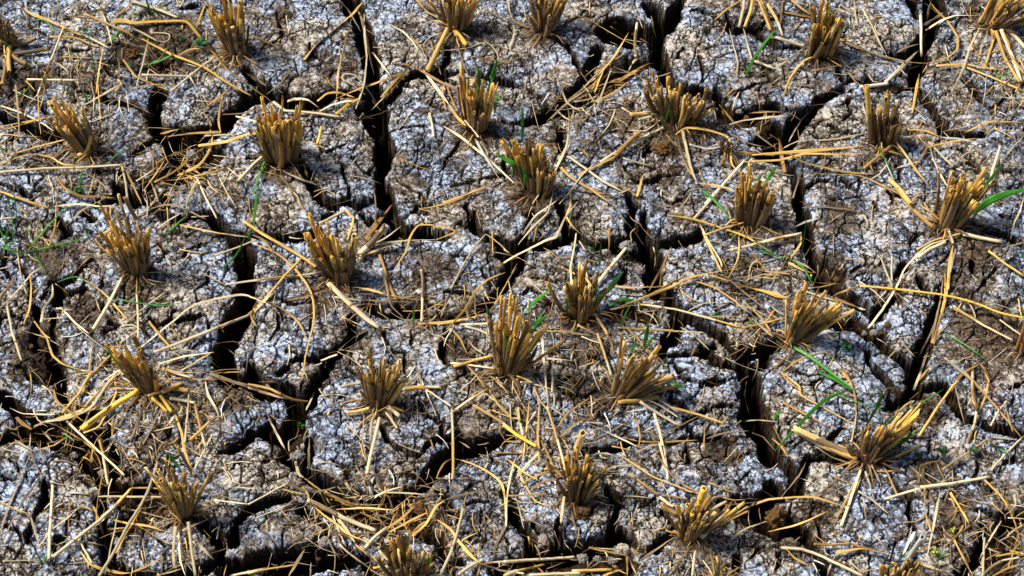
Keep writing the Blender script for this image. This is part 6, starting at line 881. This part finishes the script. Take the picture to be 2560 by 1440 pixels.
# ---------------------------------------------------------------- small things on the ground
def leaf(M, c, d, L, wd, mk, n=5):
    side = np.cross(d, [0, 0, 1.0]); P = [c + d * L * f + np.array([0, 0, L * .35 * math.sin(f * 2.4)]) for f in np.linspace(0, 1, 7)]
    M.tube(P, [max(.05, math.sin(math.pi * min(.97, .12 + .85 * f)) ** .7) * wd for f in np.linspace(0, 1, 7)], mk, n=6, flat=.08, fold=.15)
for tile, x, y, L, n_, lab in WEED:
    g = hit(*tp(tile, x, y)); s = TS * pix_scale(g); L = L * s; e = bpy.data.objects.new('weed', None); e.empty_display_size = .01; scn.collection.objects.link(e); e.location = g
    tag(e, lab, 'weed', 'small green weeds'); h = L * .7; M = MB(); lean = np.array([rr.uniform(-.4, .4), rr.uniform(-.3, .3), 0]) * L
    base = np.zeros(3); top = lean + [0, 0, h + L * .3]; M.tube(smooth([base - [0, 0, .003], lean * .3 + [0, 0, h * .5], top], 3), .0007, rr.choice('YHo'), n=5); M.build('stem', e)
    for k in range(n_):
        an = 2.4 * k + rr.uniform(-.4, .4); f = .35 + .65 * (k + 1) / n_; c = base + (top - base) * f
        M = MB(); d = np.array([math.cos(an), math.sin(an), .12]); leaf(M, c, d, L * rr.uniform(.45, .75), L * .22, 'Y' if 'yellow' in lab or 'light' in lab and k % 2 else ('d' if 'purple brown' in lab else 'H' if 'dark' in lab else rr.choice('GHG'))); M.build('leaf', e)
MS['n'] = straw_mat('rice_grain', (.62, .34, .04), (.85, .52, .10), rough=.5, blot=.3)
for s in GRAINS.replace('\n', '').split(';'):
    tl, q = s.split(':'); x, y, L = (float(a) for a in q.split(',')); g = hit(*tp(tl, x, y)); ln = L * TS * s_c; an = rr.uniform(0, 3.14); d = np.array([math.cos(an), math.sin(an), rr.uniform(-.1, .3)])
    c = np.array(g) + [0, 0, ln * .22]; M = MB(); M.tube([c + d * ln * (f - .5) for f in np.linspace(0, 1, 7)], [ln * .24 * max(.12, math.sin(math.pi * (.04 + .92 * f))) for f in np.linspace(0, 1, 7)], 'n', n=8, flat=.75)
    o = M.build('rice_grain', loc=c); queue_label(o, 'tiny orange yellow rice grain lying on the crust', *tp(tl, x, y), 'rice grain', 'loose rice grains')
def mudmat(name, a, b):
    m = bpy.data.materials.new(name); m.use_nodes = True; t = m.node_tree; B = t.nodes['Principled BSDF']; B.inputs['Roughness'].default_value = .95; B.inputs['Specular IOR Level'].default_value = .2
    tc = N(t, 'ShaderNodeTexCoord').outputs['Object']; f = noise(t, tc, 230, 6, .75); t.links.new(mixc(t, ramp(t, f, [(.38, 0), (.62, 1)]), a, b), B.inputs['Base Color'])
    bp = N(t, 'ShaderNodeBump'); bp.inputs['Strength'].default_value = .9; bp.inputs['Distance'].default_value = .0015; t.links.new(noise(t, tc, 420, 5, .7), bp.inputs['Height']); t.links.new(bp.outputs[0], B.inputs['Normal']); return m
MUD = {'b': mudmat('brown_clod', (.055, .028, .010), (.20, .105, .038)), 'g': mudmat('grey_clod', (.10, .075, .052), (.42, .39, .38)), 'w': mudmat('white_pebble', (.42, .40, .38), (.72, .73, .76))}
def clod(c, r, mk, name='soil_clod', sub=4, amp=.35):
    bm = __import__('bmesh'); b = bm.new(); bm.ops.create_icosphere(b, subdivisions=sub, radius=1); sd0 = rr.uniform(0, 50)
    V = np.array([v.co for v in b.verts]); n3 = fbm(V[:, 0] * 1.3 + sd0, V[:, 1] * 1.3, 1, 6, .72, z=V[:, 2] * 1.3 + sd0)
    k = r * (1 + amp * 2.2 * n3); sc = np.array([rr.uniform(.85, 1.15), rr.uniform(.7, 1), rr.uniform(.5, .75)])
    for v, q in zip(b.verts, V * k[:, None] * sc): v.co = q
    me = bpy.data.meshes.new(name); b.to_mesh(me); b.free(); me.materials.append(MUD[mk]); me.polygons.foreach_set('use_smooth', np.ones(len(me.polygons), bool))
    o = bpy.data.objects.new(name, me); scn.collection.objects.link(o); o.location = c; return o
for tile, x, y, R, mk, lab in CLODS:
    px = tp(tile, x, y); r = R * TS * s_c * (.8 if mk == 'b' else .62); g = hit(*px); g = np.array(g); g[2] = max(tzmax(g[0], g[1], r * .5), -.03) - r * .1
    g = atz(px[0], px[1], g[2]); tag(clod(g, r, mk, sub=5, amp=.75 if mk == 'b' else .5), lab, 'soil clod' if mk != 'w' else 'pebble', 'loose clods of soil')
k = 0
while k < 70:                                                     # crumbs fallen into the hollows and along the rims
    tile, mm, s = rr.choice(HOLLOWS); P = parse(s.replace(',', ' ').replace('  ', ' ')) if False else [tuple(float(q) for q in a.split(',')) for a in s.split()]
    x, y, ww = rr.choice(P); x += rr.uniform(-.5, .5) * ww; y += rr.uniform(-.5, .5) * ww; px = tp(tile, x, y)
    if not (5 < px[0] < 2555 and 5 < px[1] < 1435): continue
    g = hit(*px); r = rr.uniform(.0022, .0062); g = np.array(g) + [0, 0, r * .25]; k += 1
    o = clod(g, r, rr.choice('bggb'), 'soil_crumb', 2); queue_label(o, 'small crumb of dry soil in the hollow', px[0], px[1], 'soil crumb', 'small crumbs of dry soil')
# labels: same words only get an order by distance
ORD = ['nearest', 'second nearest', 'third nearest', 'fourth nearest', 'fifth nearest', 'sixth nearest', 'seventh nearest', 'eighth nearest', 'ninth nearest', 'tenth nearest', 'eleventh nearest', 'twelfth nearest']
for (d, w_, k), L in LAB.items():
    L.sort(key=lambda q: q[0]); base = f'{d}, {w_} {CLN[k][1]}'
    for i, (dist, o) in enumerate(L):
        if len(L) == 1: lab = base
        elif len(L) == 2: lab = f'{"nearer" if i == 0 else "farther"} {base}'
        else: lab = f'{ORD[min(i, 11)]} {base}'
        ws = lab.split()
        if len(ws) > 16: lab = lab.replace(' lying on the crust', '').replace(' in the hollow', '')
        if len(lab.split()) > 16: lab = lab.replace('pointing up the photo', 'pointing upward').replace('dull grey brown', 'dull')
        if len(lab.split()) > 16: lab = lab.replace('slanting up', 'slanting').replace('pale cream', 'pale').replace('bright yellow', 'yellow').replace('rust brown', 'rusty')
        if len(lab.split()) > 16: lab = lab.replace('dry leaf blade', 'leaf blade').replace(' the ', ' ').replace('twelfth nearest', 'twelfth')
        if len(lab.split()) > 16: print('LONG', lab)
        o['label'] = lab
M = MB()
for q in REST:
    b = len(M.v); M.v += q.v; M.uv += q.uv; M.f += [tuple(i + b for i in f) for f in q.f]; M.mi += [M.mat(q.mats[i]) for i in q.mi]
tag(M.build('dry_leaf_litter'), 'smaller dry leaf strips strewn between the clumps and in the cracks', 'leaf litter', None, 'stuff')
# the fine chaff nobody could count
M = MB(); k = 0; dens = [(120, 150, 260, 260), (330, 980, 260, 120), (950, 1290, 240, 110), (250, 1080, 260, 160), (250, 250, 420, 320), (150, 850, 380, 500), (430, 1010, 300, 200), (1900, 700, 320, 220), (1480, 900, 320, 260), (950, 1280, 260, 160), (1380, 1080, 260, 200), (460, 420, 120, 90), (2300, 300, 500, 260), (1500, 240, 160, 110), (1150, 780, 260, 70), (2450, 1330, 180, 140), (350, 1330, 300, 160), (1500, 1400, 420, 60), (2500, 150, 120, 160)]
while k < 3400:
    if rr.random() < .72:
        cx, cy, sx, sy = rr.choice(dens); px, py = rr.gauss(cx, sx * .5), rr.gauss(cy, sy * .5)
    elif rr.random() < .5: q = rr.choice(list(CLPOS.values()))[0]; px = 1280 + (q[0]) / s_c + rr.gauss(0, 90); py = 720 - q[1] * math.sin(DEP) / s_c + rr.gauss(10, 60)
    else: px, py = rr.uniform(-60, 2620), rr.uniform(-60, 1500)
    if not (-60 < px < 2620 and -60 < py < 1500): continue
    L = rr.uniform(10, 70) * (1 if rr.random() < .8 else 1.8); an = rr.uniform(0, 3.14); bx_, by_ = px + L * math.cos(an), py + L * .8 * math.sin(an); cv = rr.gauss(0, .07) * L
    pix = smooth([(px, py), ((px + bx_) / 2 - math.sin(an) * cv, (py + by_) / 2 + math.cos(an) * cv), (bx_, by_)], 2)
    r = rr.choice((.00035, .0005, .0005, .0007, .0011)); P, _ = lay(pix, r, lift=rr.uniform(0, .0015), sag=.3); k += 1
    M.tube(P, [r, r, r * .9, r * .7, r * .4], rr.choices('gpdobtw', (3, 4, 4, 1.2, 3, 1.5, .8))[0], n=4, flat=rr.choice((1, .35)))
o = M.build('straw_litter'); tag(o, 'fine chaff and thin straw bits scattered over the cracked mud', 'chaff', None, 'stuff')
print('STRAWS', cnt, 'LABELS', sum(len(v) for v in LAB.values()), 'DUP', len(LAB))
